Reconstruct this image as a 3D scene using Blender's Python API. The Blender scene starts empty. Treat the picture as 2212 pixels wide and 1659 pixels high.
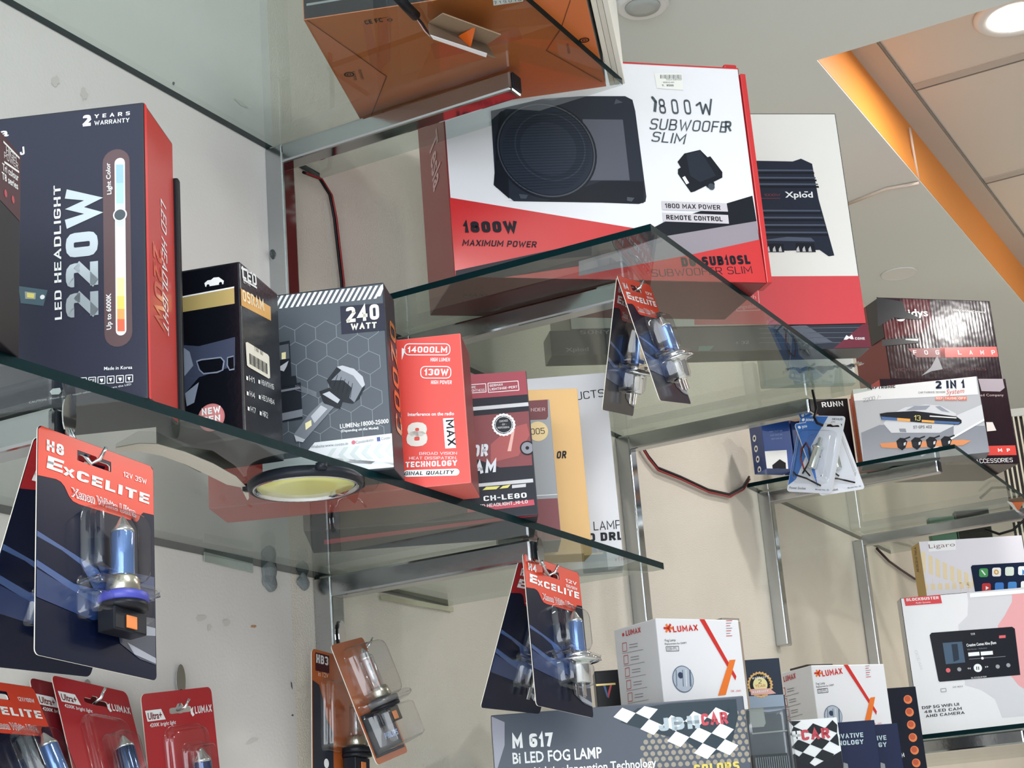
import bpy, bmesh, math, random
from mathutils import Vector, Matrix
random.seed(7)
S = bpy.context.scene
COL = S.collection
# ------------------------------------------------------------------ camera
FPX, CX, CY = 3655.1, 1106.0, 829.5          # focal length and centre for the 2212x1659 frame
CAM = Vector((1.088, 0.0, 1.45))
PITCH, ROLL, YAW = math.radians(16.704), math.radians(-4.643), math.radians(-27.265)
fw = Vector((math.sin(YAW)*math.cos(PITCH), math.cos(YAW)*math.cos(PITCH), math.sin(PITCH)))
r0 = Vector((math.cos(YAW), -math.sin(YAW), 0)); u0 = r0.cross(fw)
rt = r0*math.cos(ROLL)+u0*math.sin(ROLL); up = -r0*math.sin(ROLL)+u0*math.cos(ROLL)
cd = bpy.data.cameras.new('camera'); cam = bpy.data.objects.new('camera', cd); COL.objects.link(cam)
cam.matrix_world = Matrix(((rt.x, up.x, -fw.x, CAM.x), (rt.y, up.y, -fw.y, CAM.y), (rt.z, up.z, -fw.z, CAM.z), (0, 0, 0, 1)))
cd.sensor_width = 36; cd.lens = 36*FPX/2212; cd.clip_start = 0.01
S.camera = cam
# ------------------------------------------------------------------ world, light, exposure
W_ = bpy.data.worlds.new('world'); S.world = W_; W_.use_nodes = True
W_.node_tree.nodes['Background'].inputs[0].default_value = (0.86, 0.93, 1.0, 1)
W_.node_tree.nodes['Background'].inputs[1].default_value = 2.8
S.view_settings.view_transform = 'Standard'; S.view_settings.look = 'None'
S.view_settings.gamma = 1; S.view_settings.use_curve_mapping = False
S.view_settings.exposure = -0.04
try:
    S.cycles.transparent_max_bounces = 32; S.cycles.max_bounces = 10; S.cycles.glossy_bounces = 6
    S.cycles.sample_clamp_indirect = 6
except Exception: pass
FOGL = (2.017, 2.989, 2.965)
def area(name, loc, to, sx, sy, power, col=(1, 1, 1)):
    l = bpy.data.lights.new(name, 'AREA'); l.shape = 'RECTANGLE'; l.size = sx; l.size_y = sy; l.energy = power; l.color = col
    o = bpy.data.objects.new(name, l); COL.objects.link(o); o.location = loc
    o.rotation_euler = (Vector(to)-Vector(loc)).to_track_quat('-Z', 'Y').to_euler(); return o
area('added_front_light', (2.0, -2.4, 1.7), (1.2, 2.0, 1.9), 3.2, 2.2, 68, (.90, .95, 1.0))  # unseen area light added behind the camera to light the carton fronts
area('added_overhead_light', (1.7, .6, 2.83), (1.7, .6, 0), 1.2, .3, 26, (1, .98, .95))  # unseen lamp added overhead to brighten the near part of the room
area('added_fog_box_light', FOGL, (FOGL[0], FOGL[1], 0), .12, .12, 15, (1, .98, .95))  # unseen small lamp added for the highlight on the fog lamp carton
area('added_aisle_light', (2.4, 4.4, 2.93), (2.4, 4.4, 0), 1.2, .6, 36, (1, .97, .93))  # unseen lamp added further down the aisle for more light

# ------------------------------------------------------------------ projection helpers
def ray(x, y): return rt*((x-CX)/FPX) - up*((y-CY)/FPX) + fw
def hit(p, n, x, y):
    d = ray(x, y); return CAM + d*((p-CAM).dot(n)/d.dot(n))
def onz(z, x, y): return hit(Vector((0, 0, z)), Vector((0, 0, 1)), x, y)
def onx(xx, x, y): return hit(Vector((xx, 0, 0)), Vector((1, 0, 0)), x, y)
def depth_at(D, x, y): return CAM + ray(x, y)*D

# ------------------------------------------------------------------ materials
def lin(c):
    c = c/255.0; return c/12.92 if c <= .04045 else ((c+.055)/1.055)**2.4
_m = {}
def M(name, rgb, rough=.45, metal=0., coat=0., bump=0., bscale=200, spec=.5, mottle=0.):
    if name in _m: return _m[name]
    if not metal and max(rgb) < 78: spec = min(spec, .22); coat *= .35
    m = bpy.data.materials.new(name); m.use_nodes = True; nt = m.node_tree; b = nt.nodes['Principled BSDF']
    c = (lin(rgb[0]), lin(rgb[1]), lin(rgb[2]), 1)
    b.inputs['Base Color'].default_value = c
    b.inputs['Roughness'].default_value = rough; b.inputs['Metallic'].default_value = metal
    b.inputs['Coat Weight'].default_value = coat; b.inputs['Coat Roughness'].default_value = .12
    b.inputs['Specular IOR Level'].default_value = spec
    if bump or mottle:
        tc = nt.nodes.new('ShaderNodeTexCoord'); nz = nt.nodes.new('ShaderNodeTexNoise')
        nz.inputs['Scale'].default_value = bscale; nz.inputs['Detail'].default_value = 5
        nt.links.new(tc.outputs['Object'], nz.inputs['Vector'])
        if bump:
            bp = nt.nodes.new('ShaderNodeBump'); bp.inputs['Strength'].default_value = bump; bp.inputs['Distance'].default_value = .002
            nt.links.new(nz.outputs['Fac'], bp.inputs['Height']); nt.links.new(bp.outputs['Normal'], b.inputs['Normal'])
        if mottle:
            n2 = nt.nodes.new('ShaderNodeTexNoise'); n2.inputs['Scale'].default_value = 6; n2.inputs['Detail'].default_value = 6
            nt.links.new(tc.outputs['Object'], n2.inputs['Vector'])
            mx = nt.nodes.new('ShaderNodeMix'); mx.data_type = 'RGBA'; rm = nt.nodes.new('ShaderNodeMapRange')
            rm.inputs[1].default_value = .5; rm.inputs[2].default_value = .75; rm.inputs[4].default_value = mottle
            nt.links.new(n2.outputs['Fac'], rm.inputs[0]); nt.links.new(rm.outputs[0], mx.inputs[0])
            mx.inputs[6].default_value = c; mx.inputs[7].default_value = (c[0]*.55, c[1]*.52, c[2]*.48, 1)
            nt.links.new(mx.outputs[2], b.inputs['Base Color'])
    _m[name] = m; return m
def clear_mat(name, tint, ior=1.5, rough=.02, gain=1.0, wav=0., base=0.):
    m = bpy.data.materials.new(name); m.use_nodes = True; nt = m.node_tree; nt.nodes.clear()
    out = nt.nodes.new('ShaderNodeOutputMaterial'); mix = nt.nodes.new('ShaderNodeMixShader')
    tr = nt.nodes.new('ShaderNodeBsdfTransparent'); gl = nt.nodes.new('ShaderNodeBsdfGlossy')
    tr.inputs[0].default_value = (*tint, 1); gl.inputs['Roughness'].default_value = rough
    geo = nt.nodes.new('ShaderNodeNewGeometry'); mr = nt.nodes.new('ShaderNodeMapRange')
    mr.inputs[3].default_value = ior; mr.inputs[4].default_value = 1/ior
    nt.links.new(geo.outputs['Backfacing'], mr.inputs[0])
    fr = nt.nodes.new('ShaderNodeFresnel'); nt.links.new(mr.outputs[0], fr.inputs['IOR'])
    mu = nt.nodes.new('ShaderNodeMath'); mu.operation = 'MULTIPLY_ADD'; mu.inputs[1].default_value = gain; mu.inputs[2].default_value = base; mu.use_clamp = True
    nt.links.new(fr.outputs[0], mu.inputs[0]); nt.links.new(mu.outputs[0], mix.inputs[0])
    if wav:
        tc = nt.nodes.new('ShaderNodeTexCoord'); nz = nt.nodes.new('ShaderNodeTexNoise'); nz.inputs['Scale'].default_value = 90
        bp = nt.nodes.new('ShaderNodeBump'); bp.inputs['Strength'].default_value = wav; bp.inputs['Distance'].default_value = .003
        nt.links.new(tc.outputs['Object'], nz.inputs['Vector']); nt.links.new(nz.outputs['Fac'], bp.inputs['Height'])
        nt.links.new(bp.outputs['Normal'], gl.inputs['Normal'])
    nt.links.new(tr.outputs[0], mix.inputs[1]); nt.links.new(gl.outputs[0], mix.inputs[2]); nt.links.new(mix.outputs[0], out.inputs[0])
    return m
def corrugated(m, scale=60, st=.05):
    nt = m.node_tree; b = nt.nodes['Principled BSDF']; tc = nt.nodes.new('ShaderNodeTexCoord'); w = nt.nodes.new('ShaderNodeTexWave'); w.inputs['Scale'].default_value = scale; w.inputs['Distortion'].default_value = 1.2
    bp = nt.nodes.new('ShaderNodeBump'); bp.inputs['Strength'].default_value = st; bp.inputs['Distance'].default_value = .0008
    nz = nt.nodes.new('ShaderNodeTexNoise'); nz.inputs['Scale'].default_value = 25; b2 = nt.nodes.new('ShaderNodeBump'); b2.inputs['Strength'].default_value = .14; b2.inputs['Distance'].default_value = .004
    nt.links.new(tc.outputs['Object'], w.inputs['Vector']); nt.links.new(w.outputs['Fac'], bp.inputs['Height']); nt.links.new(tc.outputs['Object'], nz.inputs['Vector']); nt.links.new(nz.outputs['Fac'], b2.inputs['Height'])
    nt.links.new(b2.outputs['Normal'], bp.inputs['Normal']); nt.links.new(bp.outputs['Normal'], b.inputs['Normal']); return m
def emit(name, rgb, st):
    m = bpy.data.materials.new(name); m.use_nodes = True; b = m.node_tree.nodes['Principled BSDF']
    b.inputs['Emission Color'].default_value = (*[lin(c) for c in rgb], 1); b.inputs['Emission Strength'].default_value = st; return m
GLASS = clear_mat('shelf_glass', (.865, .915, .90), 1.5, .012, .9)
GLASSM = clear_mat('shelf_glass_shaded', (.80, .855, .83), 1.5, .02, .9)  # darker tint puts the shade around the middle shelf into the glass colour
PLAST = clear_mat('clear_blister_plastic', (.985, .99, 1.0), 1.5, .07, 1.1, 0, .035)
BULBG = M('blue_bulb_glass', (104, 136, 190), .1, .6, .5, .25, 60)
LENSG = clear_mat('clear_bulb_glass', (.9, .92, .95), 1.5, .02, 1.6, 0, .05)
WHITE = M('print_white', (238, 240, 242), .4)
BLACK = M('print_black', (14, 16, 24), .4)
EDGE = M('glass_edge_green', (5, 34, 38), .4, 0, 0, .2, 60, .06)
STEEL = M('brushed_steel', (184, 187, 189), .17, 1., 0, .12, 60)
MIRROR = M('polished_steel', (175, 178, 180), .09, 1., 0, .03, 30)
CHROME = M('chrome', (215, 217, 220), .1, 1.)
KRAFT = M('kraft_card', (150, 122, 96), .8, 0, 0, .2, 300)

# ------------------------------------------------------------------ mesh builder
class Obj:
    def __init__(s, name): s.name = name; s.bm = bmesh.new(); s.mats = []
    def mi(s, m):
        if m not in s.mats: s.mats.append(m)
        return s.mats.index(m)
    def poly(s, pts, m, smooth=False):
        vs = [s.bm.verts.new(p) for p in pts]
        try: f = s.bm.faces.new(vs); f.material_index = s.mi(m); f.smooth = smooth; return f
        except ValueError: return None
    def box(s, o, a, b, c, m, bev=0., mats=None):
        """box from corner o spanned by vectors a,b,c ; mats: dict of -a,+a,-b,+b,-c,+c"""
        o = Vector(o); a = Vector(a); b = Vector(b); c = Vector(c)
        if a.cross(b).dot(c) < 0: a, b = b, a; mats = None if mats is None else {{'a': 'b', 'b': 'a'}.get(k[1], k[1]).join([k[0], '']): v for k, v in mats.items()}
        V = [s.bm.verts.new(o+a*i+b*j+c*k) for k in (0, 1) for j in (0, 1) for i in (0, 1)]
        F = {'-c': (0, 2, 3, 1), '+c': (4, 5, 7, 6), '-b': (0, 1, 5, 4), '+b': (2, 6, 7, 3), '-a': (0, 4, 6, 2), '+a': (1, 3, 7, 5)}
        fs = []
        for k, q in F.items():
            f = s.bm.faces.new([V[i] for i in q]); f.material_index = s.mi((mats or {}).get(k, m)); fs.append(f)
        if bev:
            es = list({e for f in fs for e in f.edges})
            bmesh.ops.bevel(s.bm, geom=es, offset=bev, segments=2, profile=.6, affect='EDGES')
    def tube(s, pts, r, m, n=8, cap=True):
        pts = [Vector(p) for p in pts]; rings = []
        for i, p in enumerate(pts):
            t = (pts[min(i+1, len(pts)-1)]-pts[max(i-1, 0)]).normalized()
            x = t.cross(Vector((.31, .17, .93))).normalized(); y = t.cross(x)
            rr = r[i] if isinstance(r, (list, tuple)) else r
            rings.append([s.bm.verts.new(p+(x*math.cos(2*math.pi*k/n)+y*math.sin(2*math.pi*k/n))*rr) for k in range(n)])
        for A, B in zip(rings, rings[1:]):
            for k in range(n):
                f = s.bm.faces.new((A[k], A[(k+1) % n], B[(k+1) % n], B[k])); f.smooth = True; f.material_index = s.mi(m)
        if cap:
            for R_ in (rings[0][::-1], rings[-1]):
                f = s.bm.faces.new(R_); f.material_index = s.mi(m)
    def lathe(s, o, axis, prof, m, n=28, sx=1.0):
        """prof: list of (height, radius) along axis"""
        axis = Vector(axis).normalized(); x = axis.cross(Vector((.2, .9, .35))).normalized(); y = axis.cross(x); o = Vector(o); rings = []
        for h, r in prof:
            rings.append([s.bm.verts.new(o+axis*h+(x*math.cos(2*math.pi*k/n)*sx+y*math.sin(2*math.pi*k/n))*max(r, 1e-5)) for k in range(n)])
        for A, B in zip(rings, rings[1:]):
            for k in range(n):
                f = s.bm.faces.new((A[k], A[(k+1) % n], B[(k+1) % n], B[k])); f.smooth = True; f.material_index = s.mi(m)
        for R_ in (rings[0][::-1], rings[-1]):
            f = s.bm.faces.new(R_); f.material_index = s.mi(m)
    def done(s, origin=None, parent=None, fix=True):
        me = bpy.data.meshes.new(s.name); bmesh.ops.delete(s.bm, geom=[v for v in s.bm.verts if not v.link_faces], context='VERTS')
        if fix: bmesh.ops.recalc_face_normals(s.bm, faces=[f for f in s.bm.faces if len(f.verts) > 2 and not f.tag])
        if origin is None:
            lo = Vector((min(v.co.x for v in s.bm.verts), min(v.co.y for v in s.bm.verts), min(v.co.z for v in s.bm.verts)))
            hi = Vector((max(v.co.x for v in s.bm.verts), max(v.co.y for v in s.bm.verts), 0)); origin = Vector(((lo.x+hi.x)/2, (lo.y+hi.y)/2, lo.z))
        origin = Vector(origin)
        if parent is not None:
            w = Vector(parent['_o']) if '_o' in parent else parent.location; 
            for v in s.bm.verts: v.co -= Vector(w)
        else:
            for v in s.bm.verts: v.co -= origin
        s.bm.to_mesh(me); s.bm.free()
        for m in s.mats: me.materials.append(m)
        o = bpy.data.objects.new(s.name, me); COL.objects.link(o)
        if parent is not None: o.parent = parent; ORI[o.name] = Vector(w)
        else: o.location = origin; ORI[o.name] = origin
        return o
ORI = {}
def child(ob, parent):
    """finish builder ob as a child mesh of parent (all origins coincide with the thing's)"""
    me_or = ORI[parent.name]
    for v in ob.bm.verts: v.co -= me_or
    bmesh.ops.recalc_face_normals(ob.bm, faces=[f for f in ob.bm.faces if not f.tag])
    bmesh.ops.delete(ob.bm, geom=[v for v in ob.bm.verts if not v.link_faces], context='VERTS')
    me = bpy.data.meshes.new(ob.name); ob.bm.to_mesh(me); ob.bm.free()
    for m in ob.mats: me.materials.append(m)
    o = bpy.data.objects.new(ob.name, me); COL.objects.link(o); o.parent = parent; ORI[o.name] = me_or
    return o
def empty(name, loc, label, cat, group=None):
    o = bpy.data.objects.new(name, None); COL.objects.link(o); o.location = loc; o.empty_display_size = .02; ORI[o.name] = Vector(loc)
    return tag(o, label, cat, group)
def tag(o, label, cat, group=None, kind=None):
    o['label'] = label; o['category'] = cat
    if group: o['group'] = group
    if kind: o['kind'] = kind
    return o
def struct(o): o['kind'] = 'structure'; return o

# ------------------------------------------------------------------ lettering
_t = {}
def glyphs(s, off):
    k = (s, off)
    if k not in _t:
        c = bpy.data.curves.new('lettering', 'FONT'); c.body = s; c.size = 1; c.offset = off; c.resolution_u = 2; c.fill_mode = 'FRONT'
        o = bpy.data.objects.new('lettering', c); COL.objects.link(o)
        dg = bpy.context.evaluated_depsgraph_get(); me = bpy.data.meshes.new_from_object(o.evaluated_get(dg))
        vs = [(v.co.x, v.co.y) for v in me.vertices]; ps = [tuple(p.vertices) for p in me.polygons]
        bpy.data.objects.remove(o); bpy.data.curves.remove(c); bpy.data.meshes.remove(me)
        _t[k] = (vs, ps)
    return _t[k]
CAPH = max(v[1] for v in glyphs('H', 0)[0])
# narrow technical capitals drawn as strokes: 'r' lines are rounded at their corners, 'o' are closed and rounded
SF = {'A': (.66, ['s 0,0 .5,1 1,0', 's .17,.3 .83,.3']), 'B': (.62, ['r 0,1 .92,1 .92,.52 0,.52', 'r 0,.52 1,.52 1,0 0,0', 's 0,0 0,1']), 'C': (.6, ['r 1,.76 1,1 0,1 0,0 1,0 1,.24']), 'D': (.62, ['r 0,1 1,1 1,0 0,0', 's 0,0 0,1']),
 'E': (.54, ['s 1,1 0,1 0,0 1,0', 's 0,.5 .88,.5']), 'F': (.54, ['s 1,1 0,1 0,0', 's 0,.5 .88,.5']), 'G': (.62, ['r 1,.78 1,1 0,1 0,0 1,0 1,.46', 's 1,.46 .5,.46']), 'H': (.6, ['s 0,0 0,1', 's 1,0 1,1', 's 0,.5 1,.5']), 'I': (0, ['s .5,0 .5,1']),
 'J': (.5, ['u 1,1 1,0 0,0 0,.26']), 'K': (.62, ['s 0,0 0,1', 's 1,1 .1,.46', 's .3,.6 1,0']), 'L': (.52, ['s 0,1 0,0 1,0']), 'M': (.8, ['s 0,0 0,1 .5,.28 1,1 1,0']), 'N': (.64, ['s 0,0 0,1 1,0 1,1']), 'O': (.62, ['o 0,0 0,1 1,1 1,0']), 'P': (.6, ['r 0,1 1,1 1,.44 0,.44', 's 0,0 0,1']),
 'Q': (.62, ['o 0,0 0,1 1,1 1,0', 's .6,.3 1.05,-.08']), 'R': (.62, ['r 0,1 1,1 1,.46 0,.46', 's 0,0 0,1', 's .5,.46 1,0']), 'S': (.6, ['r 1,.84 1,1 0,1 0,.52 1,.52 1,0 0,0 0,.16']), 'T': (.6, ['s 0,1 1,1', 's .5,1 .5,0']), 'U': (.62, ['u 0,1 0,0 1,0 1,1']), 'V': (.66, ['s 0,1 .5,0 1,1']),
 'W': (.94, ['s 0,1 .25,0 .5,.8 .75,0 1,1']), 'X': (.64, ['s 0,0 1,1', 's 0,1 1,0']), 'Y': (.64, ['s 0,1 .5,.48 1,1', 's .5,.5 .5,0']), 'Z': (.6, ['s 0,1 1,1 0,0 1,0']),
 '0': (.6, ['o 0,0 0,1 1,1 1,0']), '1': (.32, ['s 0,.76 1,1 1,0']), '2': (.58, ['r 0,.82 0,1 1,1 1,.58', 's 1,.6 .02,.06', 's 0,0 1,0']), '3': (.58, ['r 0,.86 0,1 1,1 1,.52 .4,.52', 'r .5,.52 1,.52 1,0 0,0 0,.14']), '4': (.62, ['s .78,0 .78,1 0,.3 1,.3']), '5': (.58, ['s 1,1 0,1 0,.56', 'r 0,.56 1,.56 1,0 0,0 0,.14']),
 '6': (.6, ['r 1,.86 1,1 0,1 0,0 1,0 1,.54 0,.54']), '7': (.56, ['s 0,1 1,1 .35,0']), '8': (.6, ['o .05,.52 .05,1 .95,1 .95,.52', 'o 0,0 0,.52 1,.52 1,0']), '9': (.6, ['r 0,.14 0,0 1,0 1,1 0,1 0,.46 1,.46']), '-': (.34, ['s 0,.45 1,.45']), '.': (0, ['s .5,0 .5,.06']), ',': (0, ['s .5,.06 .3,-.1']), ':': (0, ['s .5,0 .5,.06', 's .5,.6 .5,.66']),
 '/': (.4, ['s 0,0 1,1']), '+': (.5, ['s 0,.45 1,.45', 's .5,.2 .5,.7']), '(': (.2, ['r 1,1.05 0,.9 0,.1 1,-.05']), ')': (.2, ['r 0,1.05 1,.9 1,.1 0,-.05']), '%': (.7, ['s 0,0 1,1', 'o 0,.7 0,1 .3,1 .3,.7', 'o .7,0 .7,.3 1,.3 1,0']), '_': (.5, ['s 0,-.05 1,-.05']), '<': (.4, ['s 1,.9 0,.5 1,.1']), '>': (.4, ['s 0,.9 1,.5 0,.1'])}
_sf = {}
def strokes(txt, t):
    k = (txt, round(t, 3))
    if k in _sf: return _sf[k]
    vs, ps = [], []; X = 0.
    for ch in txt:
        if ch == ' ': X += .38; continue
        w, L = SF[ch]; w = max(w*(1+max(0, t-.16)*.7), t)
        for d in L:
            kind = d[0]; P = [Vector(tuple(float(c) for c in q.split(','))) for q in d[2:].split()]
            P = [Vector((X+t/2+p.x*(w-t), t/2+p.y*(1-t))) for p in P]
            if kind in 'rou':
                n = len(P); Q = []; rad = min(.2, .42*(w-t)) if w > t else 0
                for i in range(n):
                    if kind in 'ru' and i in (0, n-1): Q.append(P[i]); continue
                    a, b, c = P[i-1], P[i], P[(i+1) % n]; r1 = min(rad, (a-b).length*.5); r2 = min(rad, (c-b).length*.5)
                    p0 = b+(a-b).normalized()*r1; p2 = b+(c-b).normalized()*r2
                    for j in range(4): u_ = j/3; Q.append(p0*(1-u_)**2+b*2*u_*(1-u_)+p2*u_*u_)
                P = Q
            closed = kind == 'o'; n = len(P); off = []
            P2 = [P[0]]
            for p in P[1:]:
                if (p-P2[-1]).length > 1e-5: P2.append(p)
            if closed and (P2[0]-P2[-1]).length < 1e-5: P2.pop()
            P = P2; n = len(P)
            for i in range(n):
                a = P[i-1] if (i or closed) else None; c = P[(i+1) % n] if (i < n-1 or closed) else None
                d1 = (P[i]-a).normalized() if a is not None else None; d2 = (c-P[i]).normalized() if c is not None else None
                if d1 is None: d1 = d2
                if d2 is None: d2 = d1
                n1 = Vector((-d1.y, d1.x)); n2 = Vector((-d2.y, d2.x)); m = n1+n2
                m = m.normalized() if m.length > .05 else n1
                off.append(m*(t/2/max(.42, m.dot(n1))))
            b0 = len(vs); ext0 = (P[0]-P[1]).normalized()*t/2*(1 if kind in 'su' else 0); ext1 = (P[-1]-P[-2]).normalized()*t/2*(1 if kind in 'su' else 0)
            for i in range(n):
                e = ext0 if i == 0 else ext1 if i == n-1 else Vector((0, 0))
                if closed: e = Vector((0, 0))
                q = P[i]+e; vs.append(tuple(q+off[i])); vs.append(tuple(q-off[i]))
            for i in range(n if closed else n-1): j = (i+1) % n; ps.append((b0+2*i, b0+2*i+1, b0+2*j+1, b0+2*j))
        X += w+.13+t*.12
    _sf[k] = (vs, ps); return _sf[k]
LAYER = .00022
class Face:
    """a flat panel p, outward normal n; art given where the picture shows it is put on the panel itself"""
    def __init__(s, ob, p, n, bnd=None):
        s.bnd = bnd; s.ob = ob; s.p = Vector(p); s.n = Vector(n).normalized()
        if (CAM-s.p).dot(s.n) < 0: s.n = -s.n
    def at(s, x, y): return hit(s.p, s.n, x, y)
    def clip(s, pts):
        """keep print inside the printed panel"""
        if not s.bnd: return pts
        o, U, W, V, H = s.bnd; P = [((p-o).dot(U), (p-o).dot(V), p) for p in pts]; e = .0004
        for ax, lim, sg in ((0, e, 1), (0, W-e, -1), (1, e, 1), (1, H-e, -1)):
            Q = []
            for i in range(len(P)):
                a, b = P[i], P[(i+1) % len(P)]; da, db = (a[ax]-lim)*sg, (b[ax]-lim)*sg
                if da >= 0: Q.append(a)
                if (da >= 0) != (db >= 0): t_ = da/(da-db); Q.append((a[0]+(b[0]-a[0])*t_, a[1]+(b[1]-a[1])*t_, a[2].lerp(b[2], t_)))
            P = Q
            if len(P) < 3: return None
        return [p[2] for p in P]
    def inside(s, p):
        if not s.bnd: return True
        o, U, W, V, H = s.bnd; x, y = (p-o).dot(U), (p-o).dot(V); return .0004 <= x <= W-.0004 and .0004 <= y <= H-.0004
    def raw(s, pts, m, layer=1):
        if s.bnd and not all(s.inside(p) for p in pts):
            pts = s.clip(pts)
            if not pts: return None
        f = s.ob.poly([p+s.n*LAYER*layer for p in pts], m)
        if f: f.tag = True
        return f
    def q(s, px, m, layer=1): return s.raw([s.at(*p) for p in px], m, layer)
    def disc(s, x, y, r, m, layer=1, r2=0, n=28, tooth=0):
        c = s.at(x, y); R_ = min((s.at(x+r, y)-c).length, (s.at(x, y+r)-c).length); a = (s.at(x+r, y)-c).normalized(); b = s.n.cross(a)
        P = []
        for k in range(n):
            t = 2*math.pi*k/n; rr = R_*(1-(tooth if k % 2 else 0)); P.append(c+(a*math.cos(t)+b*math.sin(t))*rr)
        if r2:
            q = r2/r
            for k in range(n): s.raw([P[k], P[(k+1) % n], c+(P[(k+1) % n]-c)*q, c+(P[k]-c)*q], m, layer)
        else: s.raw(P, m, layer)
    def line(s, a, b, w, m, layer=1):
        A, B = s.at(*a), s.at(*b); d = (B-A).normalized(); t = s.n.cross(d)
        h = (s.at(a[0]+w, a[1])-A).length/2; s.raw([A-t*h, B-t*h, B+t*h, A+t*h], m, layer)
    def loop(s, pts, w, m, layer=1):
        for i in range(len(pts)): s.line(pts[i], pts[(i+1) % len(pts)], w, m, layer)
    def pill(s, a, b, w, m, layer=1, n=8):
        """rounded bar from a to b, w wide"""
        A, B = s.at(*a), s.at(*b); d = (B-A).normalized(); t = s.n.cross(d); h = (s.at(a[0]+w/2, a[1])-A).length
        P = [A+(t*math.cos(k*math.pi/n)-d*math.sin(k*math.pi/n))*h for k in range(n+1)]+[B-(t*math.cos(k*math.pi/n)-d*math.sin(k*math.pi/n))*h for k in range(n+1)]
        s.raw(P, m, layer)
    def text3(s, txt, A, B, h3, m, layer=2, bold=0., shear=0., flip=False):
        ch_ = CAPH
        if all(c_ in SF or c_ == ' ' for c_ in txt): vs, ps = strokes(txt, .10+bold*3.0); ch_ = 1.0
        else: vs, ps = glyphs(txt, bold*.8 if bold >= .08 else min(bold, .02))
        if not vs: return
        x0 = min(v[0] for v in vs); x1 = max(v[0] for v in vs); d = (B-A); u = s.n.cross(d).normalized()*(-1 if flip else 1); o = s.n*LAYER*layer
        P = [A+o+d*((v[0]-x0)/(x1-x0))+u*(v[1]/ch_*h3)+d.normalized()*(v[1]/ch_*h3*shear) for v in vs]
        bvs = [s.ob.bm.verts.new(p) for p in P]; mi = s.ob.mi(m)
        for q in ps:
            if s.bnd and not all(s.inside(P[i]) for i in q):
                c_ = s.clip([P[i] for i in q])
                if c_: 
                    g = s.ob.poly(c_, m)
                    if g: g.tag = True
                continue
            try: f = s.ob.bm.faces.new([bvs[i] for i in q]); f.material_index = mi; f.tag = True
            except ValueError: pass
    def text(s, txt, a, b, h, m, layer=2, bold=.0, shear=0., flip=False):
        A, B = s.at(*a), s.at(*b); dx, dy = b[0]-a[0], b[1]-a[1]; L = math.hypot(dx, dy)
        h3 = (s.at(a[0]+dy/L*h, a[1]-dx/L*h)-A).length
        s.text3(txt, A, B, h3, m, layer, bold, shear, flip)

def fvec(a): return Vector((a[0], a[1], 0))
class Carton:
    def __init__(s, name, a, b, H, dep, mats, bev=.0012, W=None):
        """a,b bottom corners of the front (left,right)"""
        s.a = Vector(a); s.b = Vector(b); s.b.z = s.a.z; u = (s.b-s.a).normalized()
        if W: s.a = s.b-u*W
        s.u = u; s.W = (s.b-s.a).length; s.back = Vector((-u.y, u.x, 0)); s.H = H; s.dep = dep
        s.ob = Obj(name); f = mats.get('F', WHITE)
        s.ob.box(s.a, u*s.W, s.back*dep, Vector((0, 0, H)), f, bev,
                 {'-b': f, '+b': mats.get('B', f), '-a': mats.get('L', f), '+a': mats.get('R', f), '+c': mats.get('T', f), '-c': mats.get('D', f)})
        Z_ = Vector((0, 0, 1)); s.F = Face(s.ob, s.a, -s.back, (s.a, u, s.W, Z_, H)); s.L = Face(s.ob, s.a, -u, (s.a, s.back, dep, Z_, H)); s.R = Face(s.ob, s.b, u, (s.b, s.back, dep, Z_, H)); s.D = Face(s.ob, s.a, Vector((0, 0, -1)), (s.a, u, s.W, s.back, dep))
    def frac(s, fx, fy):   # point on the front as fraction from bottom-left
        return s.a+s.u*s.W*fx+Vector((0, 0, s.H*fy))
    def done(s, label, cat, group=None):
        o = s.ob.done(); return tag(o, label, cat, group)
def by_bottom(z, BL, BR): return onz(z, *BL), onz(z, *BR)
def by_top(D, TL, TR):
    a = depth_at(D, *TL); return a, onz(a.z, *TR)
def yawed(b, yaw, W):
    u = Vector((math.cos(math.radians(yaw)), math.sin(math.radians(yaw)), 0)); return b-u*W, b

# ================================================================== SETTING
ZS, ZU = 2.85, 2.985                       # soffit and upper ceiling heights
RX, RY = .345, 2.75                       # corner of the ceiling recess
wallm = M('wall_paint_cool', (226, 222, 219), .5, 0, .08, .12, 260, .4, .16)
wallw = M('wall_paint_cream', (226, 218, 206), .55, 0, .1, .6, 420, .5, .12)
ceilm = M('ceiling_paint', (218, 223, 221), .6, 0, 0, .05, 200)
tilem = M('ceiling_tile', (214, 207, 198), .7, 0, 0, .08, 300)
orange = M('recess_orange', (236, 150, 62), .5)  # one even orange for the recess sides
def simple(name, boxes, m):
    o = Obj(name)
    for (x0, y0, z0, x1, y1, z1) in boxes: o.box((x0, y0, z0), (x1-x0, 0, 0), (0, y1-y0, 0), (0, 0, z1-z0), m)
    return o.done()
struct(simple('wall_left', [(-.1, 1.535, 0, 0, 7, ZU)], wallw))
struct(simple('wall_left_panel', [(-.1, -2.6, 0, 0, 1.535, ZU)], wallm)).name = 'wall_left_near'
struct(simple('wall_far', [(0, 7, 0, 4, 7.1, ZU+.1)], wallw))
struct(simple('wall_right', [(4, -2.6, 0, 4.1, 7.1, ZU+.1)], M('wall_paint_grey', (150, 150, 150), .6)))
struct(simple('floor', [(-.1, -2.6, -.1, 4.1, 7.1, 0)], M('floor_tile', (214, 212, 206), .3)))
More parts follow.
